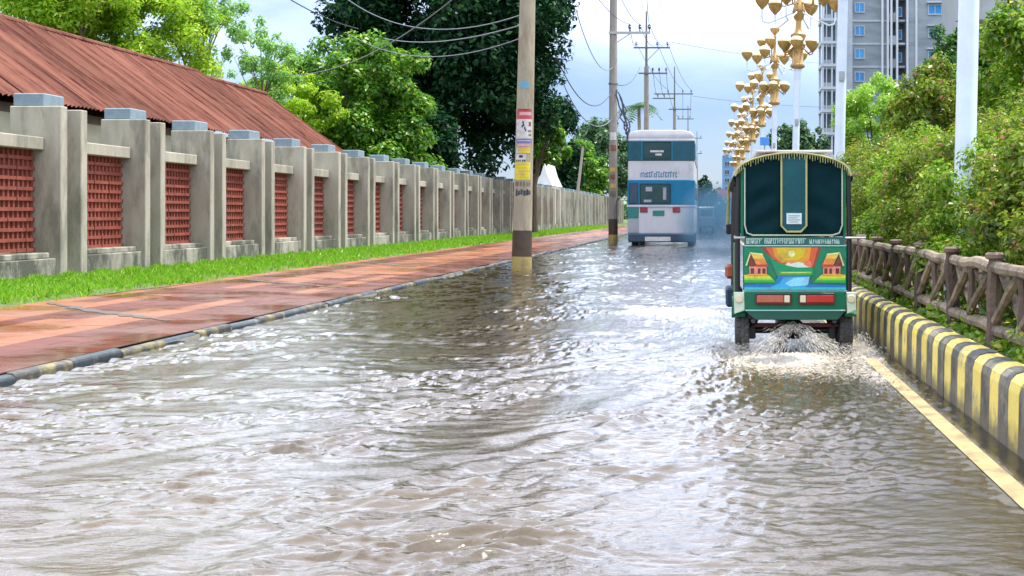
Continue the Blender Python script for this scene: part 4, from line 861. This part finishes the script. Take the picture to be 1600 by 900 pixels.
# roof shell, an arch carried forward over the cab
arc = [(1149, 276), (1152, 265), (1160, 257), (1175, 250), (1195, 244.5), (1216, 241), (1238, 240), (1260, 241), (1282, 244.5), (1302, 250), (1317, 257), (1325, 265), (1328, 276)]
up_ = [(q.x, q.z) for q in (Q(*a) for a in arc)]; cxm = .74
def arch(d): return [(cxm + (x - cxm) * (1 + d / .5), z + d) for x, z in up_]
b = MB(); o_, i_ = arch(.013), arch(0); n = len(up_)
Ys = [RY - .05, RY + .3, RY + 1.2, RY + 2.1, RY + 2.55]; dzs = [0, .0, .005, -.02, -.06]
vs = [(x, yy, z + dz) for yy, dz in zip(Ys, dzs) for x, z in o_] + [(x, yy, z + dz) for yy, dz in zip(Ys, dzs) for x, z in i_]
fs = []; kY = len(Ys)
for j in range(kY - 1):
    for i in range(n - 1):
        a = j * n + i; fs += [(a, a + 1, a + n + 1, a + n), (kY * n + a, kY * n + a + n, kY * n + a + n + 1, kY * n + a + 1)]
for i in range(n - 1): fs += [(i, kY * n + i, kY * n + i + 1, i + 1), ((kY - 1) * n + i, (kY - 1) * n + i + 1, (2 * kY - 1) * n + i + 1, (2 * kY - 1) * n + i)]
for j in range(kY - 1):
    for e in (0, n - 1): fs.append((j * n + e, (j + 1) * n + e, kY * n + (j + 1) * n + e, kY * n + j * n + e))
b.add(vs, fs); roof_r = rp_(b, 'roof', M('roof vinyl', (.38, .37, .27), (.48, .46, .36), 6, .5, stain=(.42, .36, .25), sscale=3), smooth=True)
rp_(MB().box(.42, 1.12, RY + .5, RY + 2.3, Q(0, 236).z + .012, Q(0, 236).z + .034), 'roof_board', M('white roof board', (.62, .60, .62), (.7, .68, .7), 4, .5, stain=(.5, .25, .22), sscale=2, sth=.62), .008, par=roof_r)
# braided edge and fringe
def at_arc(s):
    d = [0]
    for a, c in zip(up_, up_[1:]): d.append(d[-1] + math.hypot(c[0] - a[0], c[1] - a[1]))
    t_ = s * d[-1]; k = max(i for i in range(len(d)) if d[i] <= t_ + 1e-9); k = min(k, len(up_) - 2); u = (t_ - d[k]) / (d[k + 1] - d[k])
    return up_[k][0] + (up_[k + 1][0] - up_[k][0]) * u, up_[k][1] + (up_[k + 1][1] - up_[k][1]) * u
rp_(MB().tube([(at_arc(i / 40)[0], RY - .055, at_arc(i / 40)[1] + .004) for i in range(41)], .0065, 6), 'edge_braid', BRAID, smooth=True)
b = MB(); g = np.random.default_rng(6)
for i in range(46):
    x, z = at_arc(.05 + .90 * (i + .5) / 46); l_ = g.uniform(.028, .058); w_ = .0038
    b.add([(x - w_, RY - .06, z - .004), (x + w_, RY - .06, z - .004), (x + w_ * .6, RY - .062 + g.normal(0, .004), z - l_), (x - w_ * .6, RY - .062, z - l_), (x - w_, RY - .054, z - .004), (x + w_, RY - .054, z - .004), (x + w_ * .6, RY - .056, z - l_), (x - w_ * .6, RY - .056, z - l_)],
          [(0, 1, 2, 3), (7, 6, 5, 4), (0, 4, 5, 1), (2, 6, 7, 3), (1, 5, 6, 2), (3, 7, 4, 0)])
rp_(b, 'fringe', BRAIDG)
# rear curtain with folds
xa, xb = Q(1160, 0).x, Q(1319, 0).x; zb = Q(0, 369).z; nx_, nz_ = 46, 40; vs = []
def arc_z(x):
    for (x0, z0), (x1, z1) in zip(up_, up_[1:]):
        if x0 <= x <= x1: return z0 + (z1 - z0) * (x - x0) / (x1 - x0)
    return up_[0][1]
for j in range(nz_ + 1):
    for i in range(nx_ + 1):
        x = xa + (xb - xa) * i / nx_; zt = arc_z(x) - .004; z = zb + (zt - zb) * j / nz_
        u = i / nx_; v_ = j / nz_; fade = math.sin(math.pi * min(u * 2, 1 if u < .5 else (1 - u) * 2)) if True else 1
        fade = abs(math.sin(2 * math.pi * u)) * math.sin(math.pi * v_) ** .5
        w_ = math.sin(9 * v_ * 2.2 - (10 if u < .5 else -12) * u + 1.1 * math.sin(5 * u)) * .5 + .5 * math.sin(17 * v_ + (-16 if u < .5 else 7) * u + 2)
        vs.append((x, RY - .012 + .019 * w_ * fade, z))
fs = [(j * (nx_ + 1) + i, j * (nx_ + 1) + i + 1, (j + 1) * (nx_ + 1) + i + 1, (j + 1) * (nx_ + 1) + i) for j in range(nz_) for i in range(nx_)]
cur = rp_(MB().add(vs, fs), 'rear_curtain', TARP, smooth=True)
pl = lambda pts: [(Q(x, y).x, Q(x, y).z) for x, y in pts]
rp_(MB().prism(pl([(1221, 245), (1259, 245), (1259, 354), (1251, 362), (1229, 362), (1221, 354)]), 'y', RY - .043, RY - .03), 'centre_strip', TARPC, .003, par=cur)
def ribbon(pts, w_, Y, m_, name, par):
    return rp_(MB().tube([(Q(x, y).x, Y, Q(x, y).z) for x, y in pts], w_, 5), name, m_, par=par)
ribbon([(1220.5, 243), (1220.5, 353), (1229, 362), (1251, 362), (1259.5, 353), (1259.5, 243)], .009, RY - .044, BRAID, 'strip_braid', cur)
lb = rp_(MB().prism(pl([(1228.5, 333), (1252, 333), (1252, 350), (1228.5, 350)]), 'y', RY - .049, RY - .044), 'paper_label', M('paper label', (.52, .66, .66), (.62, .74, .74), 20, .6), par=cur)
b = MB()
for k, (w0, w1) in enumerate(((1231, 1249), (1231, 1245), (1231, 1250), (1233, 1247))): b.box(Q(w0, 0).x, Q(w1, 0).x, RY - .0505, RY - .048, Q(0, 337.6 + 3.2 * k).z, Q(0, 336.8 + 3.2 * k).z)
rp_(b, 'label_print', PGRY, par=cur)
ribbon([(1163.5, 262), (1163.5, 352), (1167, 364), (1176, 367.5), (1300, 367.5), (1311, 364), (1315.5, 352), (1315.5, 262)], .007, RY - .03, TRM, 'curtain_trim', cur)
for px in (1159.5, 1319.5): rp_(MB().box(Q(px - 2.2, 0).x, Q(px + 2.2, 0).x, RY - .02, RY + .03, zb - .02, Q(0, 262).z), 'curtain_batten', GRN, .004)
# side curtains, rolled up under the roof, and black roof posts
for s_, px in ((-1, 1152.5), (1, 1327)):
    for yy, zt in ((RY + .01, 1.62), (RY + 1.25, 1.62), (RY + 2.2, 1.60)):
        x = Q(px, 0).x; rp_(MB().tube([(x, yy, .42), (x, yy, 1.2), (x - s_ * .012, yy, zt - .06)], .023, 8), 'roof_post', BLACK, smooth=True)
    x = Q(px, 0).x; rp_(MB().tube([(x, RY + .05, 1.52), (x, RY + 1.2, 1.515), (x, RY + 2.4, 1.47)], .04, 10), 'rolled_side_curtain', TARP, smooth=True)
    rp_(MB().tube([(x + s_ * .012, RY - .02, 1.56), (x + s_ * .02, RY + 1.2, 1.545), (x + s_ * .03, RY + 2.4, 1.53), (x + s_ * .045, RY + 2.5, 1.44), (x + s_ * .055, RY + 2.5, 1.05)], .016, 6), 'side_braid', BRAIDG, smooth=True)
    rp_(MB().tube([(x, RY + .02, .985), (x, RY + 1.25, .985)], .014, 6), 'grab_rail', METAL)
    rp_(MB().box(x - .02, x + .02, RY + .03, RY + 1.35, .40, .93), 'side_panel', GRN, .008)
    rp_(MB().box(x - .025, x + .025, RY + 1.35, RY + 2.1, .30, .42), 'sill', GRND, .008)
rp_(MB().tube([(.205, RY - .02, .995), (.30, RY - .02, .995)], .012, 6).tube([(1.18, RY - .02, .995), (1.36, RY - .02, .995)], .011, 6), 'cross_rod', METAL)
# tailboard, painting and number strip
tail = rp_(MB().box(Q(1161, 0).x, Q(1323, 0).x, RY - .012, RY + .03, Q(0, 453).z, Q(0, 383.5).z), 'tailboard', GRN, .006)
Z2 = lambda zx, zy: (Q(1125 + zx / 6.923, 0).x, Q(0, 350 + zy / 6.923).z)
pm = {}
def pc(*rgb):
    k = 'painted %d %d %d' % rgb
    if k not in MATS: c = srgb(*rgb); M(k, tuple(x * .85 for x in c), tuple(min(1, x * 1.08) for x in c), 26, .45, stain=tuple(.55 * x + .05 for x in c), sscale=9, sth=.57)
    return MATS[k]
pmats = []; pb = MB(); lay = [0]
def paint(rgb, pts, d):
    m_ = pc(*rgb)
    if m_ not in pmats: pmats.append(m_)
    pb.mi = pmats.index(m_); lay[0] += 1; Yp = RY - .0125 - d * .0016 - lay[0] * .00003
    pb.add([(Z2(*q)[0], Yp, Z2(*q)[1]) for q in pts], [tuple(range(len(pts)))])
paint((0, 128, 88), [(262, 240), (1360, 240), (1360, 712), (262, 712)], 0)
paint((150, 62, 48), [(440, 246), (1100, 246), (1020, 462), (970, 475), (640, 432), (555, 385)], 1); paint((214, 96, 52), [(490, 252), (1060, 252), (1005, 455), (965, 470), (650, 425), (570, 375)], 2)
paint((222, 150, 44), [(560, 252), (985, 252), (965, 380), (900, 425), (660, 415), (590, 350)], 3); paint((214, 186, 36), [(610, 256), (930, 256), (905, 350), (830, 395), (690, 390), (625, 330)], 4)
paint((240, 238, 150), [(772 + 38 * math.cos(a * .5236), 320 + 36 * math.sin(a * .5236)) for a in range(12)], 5)
paint((226, 132, 88), [(720, 432), (775, 392), (800, 400), (840, 438)], 5); paint((208, 222, 205), [(690, 450), (735, 412), (765, 430), (800, 418), (850, 408), (905, 422), (965, 468), (830, 478)], 6); paint((228, 120, 84), [(900, 432), (945, 385), (985, 402), (992, 470), (950, 462)], 6)
paint((120, 190, 60), [(560, 385), (640, 425), (720, 440), (700, 452), (600, 430)], 6); paint((0, 146, 96), [(520, 330), (600, 405), (720, 447), (830, 470), (1005, 468), (1010, 545), (960, 570), (620, 570)], 7)
paint((150, 200, 60), [(640, 516), (985, 514), (985, 530), (660, 532)], 8); paint((214, 222, 120), [(665, 522), (930, 520), (930, 528), (680, 529)], 9); paint((90, 170, 50), [(640, 533), (985, 532), (985, 546), (625, 548)], 8)
paint((24, 120, 190), [(625, 560), (972, 558), (960, 645), (1358, 655), (1358, 700), (262, 700), (262, 655), (590, 640)], 8); paint((60, 170, 222), [(690, 575), (968, 566), (955, 650), (900, 690), (520, 690), (640, 640)], 9); paint((140, 214, 236), [(800, 580), (964, 572), (945, 660), (760, 676), (700, 640)], 10); paint((62, 190, 200), [(262, 682), (1358, 682), (1358, 711), (262, 711)], 11)
for sg, base in ((1, 0), (-1, 1615)):
    T_ = lambda pts: [(base + sg * x, y) for x, y in pts]
    paint((20, 110, 62), T_([(262, 610), (610, 610), (590, 645), (262, 650)]), 9)
    for k, c in enumerate(((232, 196, 44), (214, 220, 56), (150, 208, 52), (66, 180, 62), (24, 150, 72))): paint(c, T_([(262, 548 + k * 18), (520 + k * 22, 548 + k * 18), (540 + k * 18, 567 + k * 18), (262, 567 + k * 18)]), 10)
    paint((232, 150, 120), T_([(315, 452), (500, 448), (504, 542), (318, 542)]), 11); paint((200, 66, 52), T_([(395, 425), (508, 425), (520, 462), (385, 462)]), 12)
    paint((240, 196, 84), T_([(330, 312), (460, 330), (490, 392), (375, 400)]), 12); paint((232, 140, 56), T_([(362, 372), (482, 376), (508, 436), (388, 436)]), 13); paint((226, 226, 140), T_([(318, 304), (455, 318), (470, 338), (340, 324)]), 14)
    paint((132, 42, 34), T_([(322, 330), (376, 440), (372, 458), (318, 455), (308, 400)]), 13); paint((220, 214, 140), T_([(318, 316), (330, 325), (290, 452), (274, 446)]), 14)
    for a, c in ((330, 368), (408, 436), (458, 490)): paint((110, 34, 40), T_([(a, 478), (c, 478), (c, 534), (a, 534)]), 14)
    paint((236, 176, 70), T_([(300, 540), (505, 540), (512, 552), (300, 552)]), 14)
rp_(pb, 'painted_scene', pmats, par=tail)
strip = rp_(MB().box(Q(1164, 0).x, Q(1319, 0).x, RY - .024, RY - .012, Q(0, 382.5).z, Q(0, 370.5).z), 'number_strip', M('strip green', (.01, .10, .09), (.015, .13, .11), 6, .4), .002)
b = MB(); g = np.random.default_rng(12)                                     # pale lettering whose strokes cannot be read in the photograph
for (xs_, xe_) in ((1166, 1191), (1194.5, 1217), (1218, 1242), (1243, 1259), (1264.5, 1291), (1292, 1313)):
    if xs_ < 1262: b.box(Q(xs_, 0).x, Q(xe_, 0).x, RY - .0262, RY - .0235, Q(0, 373.6).z, Q(0, 372.6).z)
    x = xs_
    while x < xe_ - 2:
        w_ = g.uniform(2.4, 3.8); t_ = .8
        b.box(Q(x, 0).x, Q(x + t_, 0).x, RY - .0262, RY - .0235, Q(0, 380.5).z, Q(0, 373.7).z)
        if g.random() < .7: y_ = g.choice([376.2, 379.8, 374.8]); b.box(Q(x + t_, 0).x, Q(x + w_ * .72, 0).x, RY - .0262, RY - .0235, Q(0, y_ + .9).z, Q(0, y_).z)
        if g.random() < .45: b.box(Q(x + w_ * .55, 0).x, Q(x + w_ * .55 + t_, 0).x, RY - .0268, RY - .0235, Q(0, 381).z, Q(0, 376).z)
        x += w_
rp_(b, 'lettering', M('strip lettering', (.5, .68, .60), None, 6, .5), par=strip)
rp_(MB().box(Q(1163, 0).x, Q(1322, 0).x, RY - .022, RY - .01, Q(0, 384.6).z, Q(0, 382.9).z), 'tailboard_edge', M('pale edge strip', (.30, .58, .55), (.38, .66, .62), 9, .4))
rp_(MB().box(Q(1161, 0).x, Q(1323, 0).x, RY - .022, RY - .0, Q(0, 455.2).z, Q(0, 453.2).z), 'tailboard_edge', MATS['pale edge strip'])
# bumper with tail lights
bump_ = rp_(MB().prism(pl([(1163, 455), (1321, 455), (1321, 484), (1163, 484)]), 'y', RY - .06, RY + .03), 'rear_bumper', GRN, .006)
rp_(MB().prism(pl([(1163, 484.4), (1321, 484.4), (1308, 499), (1180, 499)]), 'y', RY - .056, RY + .03), 'bumper_skirt', GRND, .004)
rp_(MB().prism(pl([(1164, 483.2), (1320, 483.2), (1320, 485), (1164, 485)]), 'y', RY - .068, RY - .055), 'bumper_lip', MATS['pale edge strip'], .002)
for x0, x1, cs in ((1179.5, 1236, ((AMBL, 1182, 1223.5), (CLRL, 1224.5, 1233))), (1247, 1303, ((CLRL, 1249, 1258), (REDL, 1259, 1301)))):
    tl = rp_(MB().prism(pl([(x0, 457), (x1, 457), (x1, 475), (x0, 475)]), 'y', RY - .085, RY - .055), 'tail_light', DRED, .006)
    for m_, a, c in cs: rp_(MB().prism(pl([(a, 460.5), (c, 460.5), (c, 471.5), (a, 471.5)]), 'y', RY - .098, RY - .083), 'lens', m_, .004, par=tl)
    rp_(MB().prism(pl([(x0 + 1, 458), (x1 - 1, 458), (x1 - 1, 459.8), (x0 + 1, 459.8)]), 'y', RY - .094, RY - .084), 'lens_hood', BLACK, par=tl)
for xa_, xb_ in ((1146.5, 1162.5), (1321.5, 1336.5)):
    fl = rp_(MB().prism(pl([(xa_, 456), (xb_, 456), (xb_ + (0 if xa_ > 1200 else 2), 484), (xa_ + 1, 490)]), 'y', RY - .05, RY - .01), 'mudguard_flap', PGN, .005)
    xm = (xa_ + xb_) / 2; c_ = Q(xm, 466)
    lr = MB(); lr.lathe([(.004, 0), (.032, .002), (.036, .012), (.036, .03)], 14); lr.v = [(c_.x + x, RY - .075 + z, c_.z + y) for x, y, z in lr.v]; rp_(lr, 'reflector', CLRL, smooth=True, par=fl)
    x0_, x1_ = Q(xa_, 0).x, Q(xb_, 0).x
    ag = MB(); k_ = 9; pr = [(RY + .26 + .33 * math.cos(math.pi * (.12 + .70 * i / k_)), .16 + .31 * math.sin(math.pi * (.12 + .70 * i / k_))) for i in range(k_ + 1)]
    ag.prism(pr + [(y * 1.0 + (RY + .26 - y) * .06, z - .022) for y, z in pr[::-1]], 'x', x0_ - .01, x1_ + .01); rp_(ag, 'mudguard', GRN, par=None)
# running gear
def wheel(x, y, r, w_):
    pr = [(r * .62, -w_ * .42), (r * .8, -w_ * .5), (r * .95, -w_ * .46), (r, -w_ * .3), (r, w_ * .3), (r * .95, w_ * .46), (r * .8, w_ * .5), (r * .62, w_ * .42)]
    wh = rp_(MB().lathe(pr, 28, (x, y, r - .085), 'x'), 'wheel', RUBBER, smooth=True)
    tr_ = MB()
    for k in range(26):
        a = 2 * math.pi * k / 26; ca, sa = math.cos(a), math.sin(a)
        for sx in (-.3, 0, .3):
            q = [(x + w_ * (sx + (-.11)), -.5), (x + w_ * (sx + .11), -.5), (x + w_ * (sx + .11), .5), (x + w_ * (sx - .11), .5)]
            vs = [(qx, y + (r + dr) * math.cos(a + qa * .13 + sx * .1) , r - .085 + (r + dr) * math.sin(a + qa * .13 + sx * .1)) for dr in (-.004, .008) for qx, qa in q]
            tr_.add(vs, [(4, 5, 6, 7), (0, 1, 5, 4), (1, 2, 6, 5), (2, 3, 7, 6), (3, 0, 4, 7)])
    tag(rp_(tr_, 'tread', RUBBER, par=wh), kind='stuff')
    rp_(MB().lathe([(.03, -w_ * .45), (r * .3, -w_ * .4), (r * .6, -w_ * .36), (r * .6, w_ * .36), (r * .3, w_ * .4), (.03, w_ * .45)], 20, (x, y, r - .085), 'x'), 'rim', METAL, smooth=True, par=wh)
wheel(Q(1160.5, 0).x, RY + .26, .245, .125); wheel(Q(1323.5, 0).x, RY + .26, .245, .125); wheel(.74, RY + 2.3, .23, .10)
rp_(MB().tube([(.32, RY + .26, .165), (.62, RY + .26, .165), (.68, RY + .26, .17), (.80, RY + .26, .17), (.86, RY + .26, .165), (1.16, RY + .26, .165)], [.03, .03, .085, .085, .03, .03], 12), 'rear_axle', BLACK, smooth=True)
rp_(MB().box(.36, 1.12, RY + .12, RY + .17, .20, .235), 'cross_member', DRED, .004)
for x in (.375, 1.085):
    rp_(MB().tube([(x, RY - .03, .27), (x, RY + .26, .20), (x, RY + .58, .27)], .022, 6), 'leaf_spring', BLACK, smooth=True)
    rp_(MB().tube([(x, RY + .22, .19), (x + (.06 if x < .7 else -.06), RY + .2, .40)], .032, 10), 'shock_absorber', DRED, smooth=True)
    rp_(MB().box(x - .03, x + .03, RY + .2, RY + .32, .09, .20), 'spring_clamp', BLACK, .005)
rp_(MB().box(.33, 1.15, RY + .04, RY + 2.0, .275, .33), 'floor', BLACK, .006)
rp_(MB().box(.34, 1.14, RY + .9, RY + 1.3, .34, .72), 'bench_seat', BLACK, .03); rp_(MB().box(.45, 1.03, RY + 1.45, RY + 1.8, .34, .70), 'driver_seat', BLACK, .03)
rp_(MB().prism([(RY + 2.05, .35), (RY + 2.45, .42), (RY + 2.52, .75), (RY + 2.42, .98), (RY + 2.2, 1.0), (RY + 2.05, .8)], 'x', .36, 1.12), 'front_cowl', GRN, .02)
rp_(MB().box(.30, 1.18, RY + 2.40, RY + 2.425, 1.0, 1.05).box(.30, .34, RY + 2.40, RY + 2.425, 1.05, 1.5).box(1.14, 1.18, RY + 2.40, RY + 2.425, 1.05, 1.5), 'windscreen_frame', GRND, .004)
rp_(MB().tube([(.45, RY + 1.95, .98), (.60, RY + 2.05, 1.0), (.88, RY + 2.05, 1.0), (1.03, RY + 1.95, .98)], .014, 8), 'handlebar', BLACK, smooth=True)
hl = MB(); hl.lathe([(.02, -.06), (.07, -.02), (.08, .03), (.02, .05)], 14); hl.v = [(.74 + x, RY + 2.5 + z, .72 + y) for x, y, z in hl.v]; rp_(hl, 'headlight', CLRL, smooth=True)
for s_ in (-1, 1):
    ma = rp_(MB().tube([(.74 + s_ * .42, RY + 2.35, 1.05), (.74 + s_ * .52, RY + 2.36, 1.06)], .01, 6), 'mirror_arm', METAL)
    rp_(MB().box(.74 + s_ * .54 - .035, .74 + s_ * .54 + .035, RY + 2.34, RY + 2.37, .99, 1.10), 'mirror', BLACK, .012, par=ma)
q1 = W(1139, 425, RY + 1.9)
rp_(MB().box(q1.x - .04, q1.x + .06, RY + 1.88, RY + 2.0, q1.z - .07, q1.z + .08), 'side_lamp', AMBL, .03); rp_(MB().box(.155, .32, RY + 1.5, RY + 2.05, .28, .47), 'front_step', BDK, .02)
# water thrown up behind the wheels
g = np.random.default_rng(44); nS = 6500; vs = np.zeros((nS, 6, 3))
def throw(g):
    """one ballistic path of thrown water: start, end, rise"""
    k = g.random()
    if k < .24:
        src = np.array([.72 + g.normal(0, .03), RY + .05, .22 + g.normal(0, .02)]); sd_ = g.choice([-1, 1], p=[.6, .4]); tgt = np.array([.72 + sd_ * abs(g.normal(.27, .12)), RY - g.uniform(.05, .8), 0]); return src, tgt, g.uniform(.01, .07), 1
    if k < .66:
        src = np.array([(.285 if g.random() < .5 else 1.195) + g.choice([-.09, .09]), RY + .04, .05]); return src, src + np.array([g.normal(0, .17), -g.uniform(.1, .9), -.05]), g.uniform(.0, .05), .6
    if k < .88:
        src = np.array([.20, RY + .2, .04]); return src, src + np.array([-g.uniform(.05, .75), -g.uniform(-.3, .8), -.04]), g.uniform(.02, .12), .6
    src = np.array([1.28, RY + .15, .04]); return src, src + np.array([g.uniform(.02, .2), -g.uniform(-.4, .7), -.04]), g.uniform(.02, .14), .6
for k in range(nS):
    src, tgt, hgt, q = throw(g); u = g.random() ** .8
    P_ = src + (tgt - src) * u + np.array([0, 0, 4 * hgt * u * (1 - u)]) + g.normal(0, .004 + .014 * u, 3)
    d = (tgt - src) + np.array([0, 0, 4 * hgt * (1 - 2 * u)]); d /= np.linalg.norm(d); l_ = g.uniform(.008, .05) if q == 1 else g.uniform(.003, .012); r_ = g.uniform(.0010, .0036)
    a = np.cross(d, [.3, .2, .9]); a /= np.linalg.norm(a); c = np.cross(d, a)
    vs[k] = [P_ - d * l_, P_ + a * r_, P_ + c * r_, P_ - a * r_, P_ - c * r_, P_ + d * l_]
tri = np.array([(0, 2, 1), (0, 3, 2), (0, 4, 3), (0, 1, 4), (5, 1, 2), (5, 2, 3), (5, 3, 4), (5, 4, 1)])
fa = (tri[None] + 6 * np.arange(nS)[:, None, None]).reshape(-1, 3)
SPM, t, p = newmat('thrown water'); p.inputs['Base Color'].default_value = (.80, .76, .68, 1); p.inputs['Roughness'].default_value = .12; p.inputs['Alpha'].default_value = .55
tag(np_mesh('splash', vs.reshape(-1, 3), fa, SPM), 'white spray of muddy water thrown up behind the rickshaw wheels', 'splash', kind='stuff')
# exhaust smoke beside the bus
sm = bpy.data.materials.new('exhaust smoke'); sm.use_nodes = True; t = sm.node_tree; t.nodes.clear(); L = t.links.new
o = nd(t, 'ShaderNodeOutputMaterial'); pv = nd(t, 'ShaderNodeVolumePrincipled'); pv.inputs['Color'].default_value = (.10, .22, .34, 1)
tc = nd(t, 'ShaderNodeTexCoord'); n1 = nd(t, 'ShaderNodeTexNoise'); n1.inputs['Scale'].default_value = .9; n1.inputs['Detail'].default_value = 3; L(tc.outputs['Object'], n1.inputs['Vector'])
ln = nd(t, 'ShaderNodeVectorMath', operation='LENGTH'); ms = nd(t, 'ShaderNodeMapping'); ms.inputs['Scale'].default_value = (1 / 1.55, 1 / 3.6, 1 / 1.6); L(tc.outputs['Object'], ms.inputs['Vector']); L(ms.outputs[0], ln.inputs[0])
r1 = nd(t, 'ShaderNodeMapRange'); r1.inputs['From Min'].default_value = 1.0; r1.inputs['From Max'].default_value = .35; L(ln.outputs['Value'], r1.inputs['Value'])
r2 = nd(t, 'ShaderNodeMapRange'); r2.inputs['From Min'].default_value = .3; r2.inputs['From Max'].default_value = .7; L(n1.outputs['Fac'], r2.inputs['Value'])
m1 = nd(t, 'ShaderNodeMath', operation='MULTIPLY'); L(r1.outputs[0], m1.inputs[0]); L(r2.outputs[0], m1.inputs[1]); m2 = nd(t, 'ShaderNodeMath', operation='MULTIPLY'); m2.inputs[1].default_value = 1.0; L(m1.outputs[0], m2.inputs[0]); L(m2.outputs[0], pv.inputs['Density'])
L(pv.outputs[0], o.inputs['Volume'])
b = MB(); b.lathe([(.05, -1.6), (.9, -1.35), (1.4, -.7), (1.55, 0), (1.4, .8), (.9, 1.4), (.05, 1.6)], 16); b.v = [(x, y * 2.3, z) for x, y, z in b.v]
smo = b.build('exhaust_smoke', sm, None); smo.location = (.15, 48.5, .95); tag(smo, 'blue grey exhaust smoke drifting low beside the bus', 'smoke', kind='stuff')
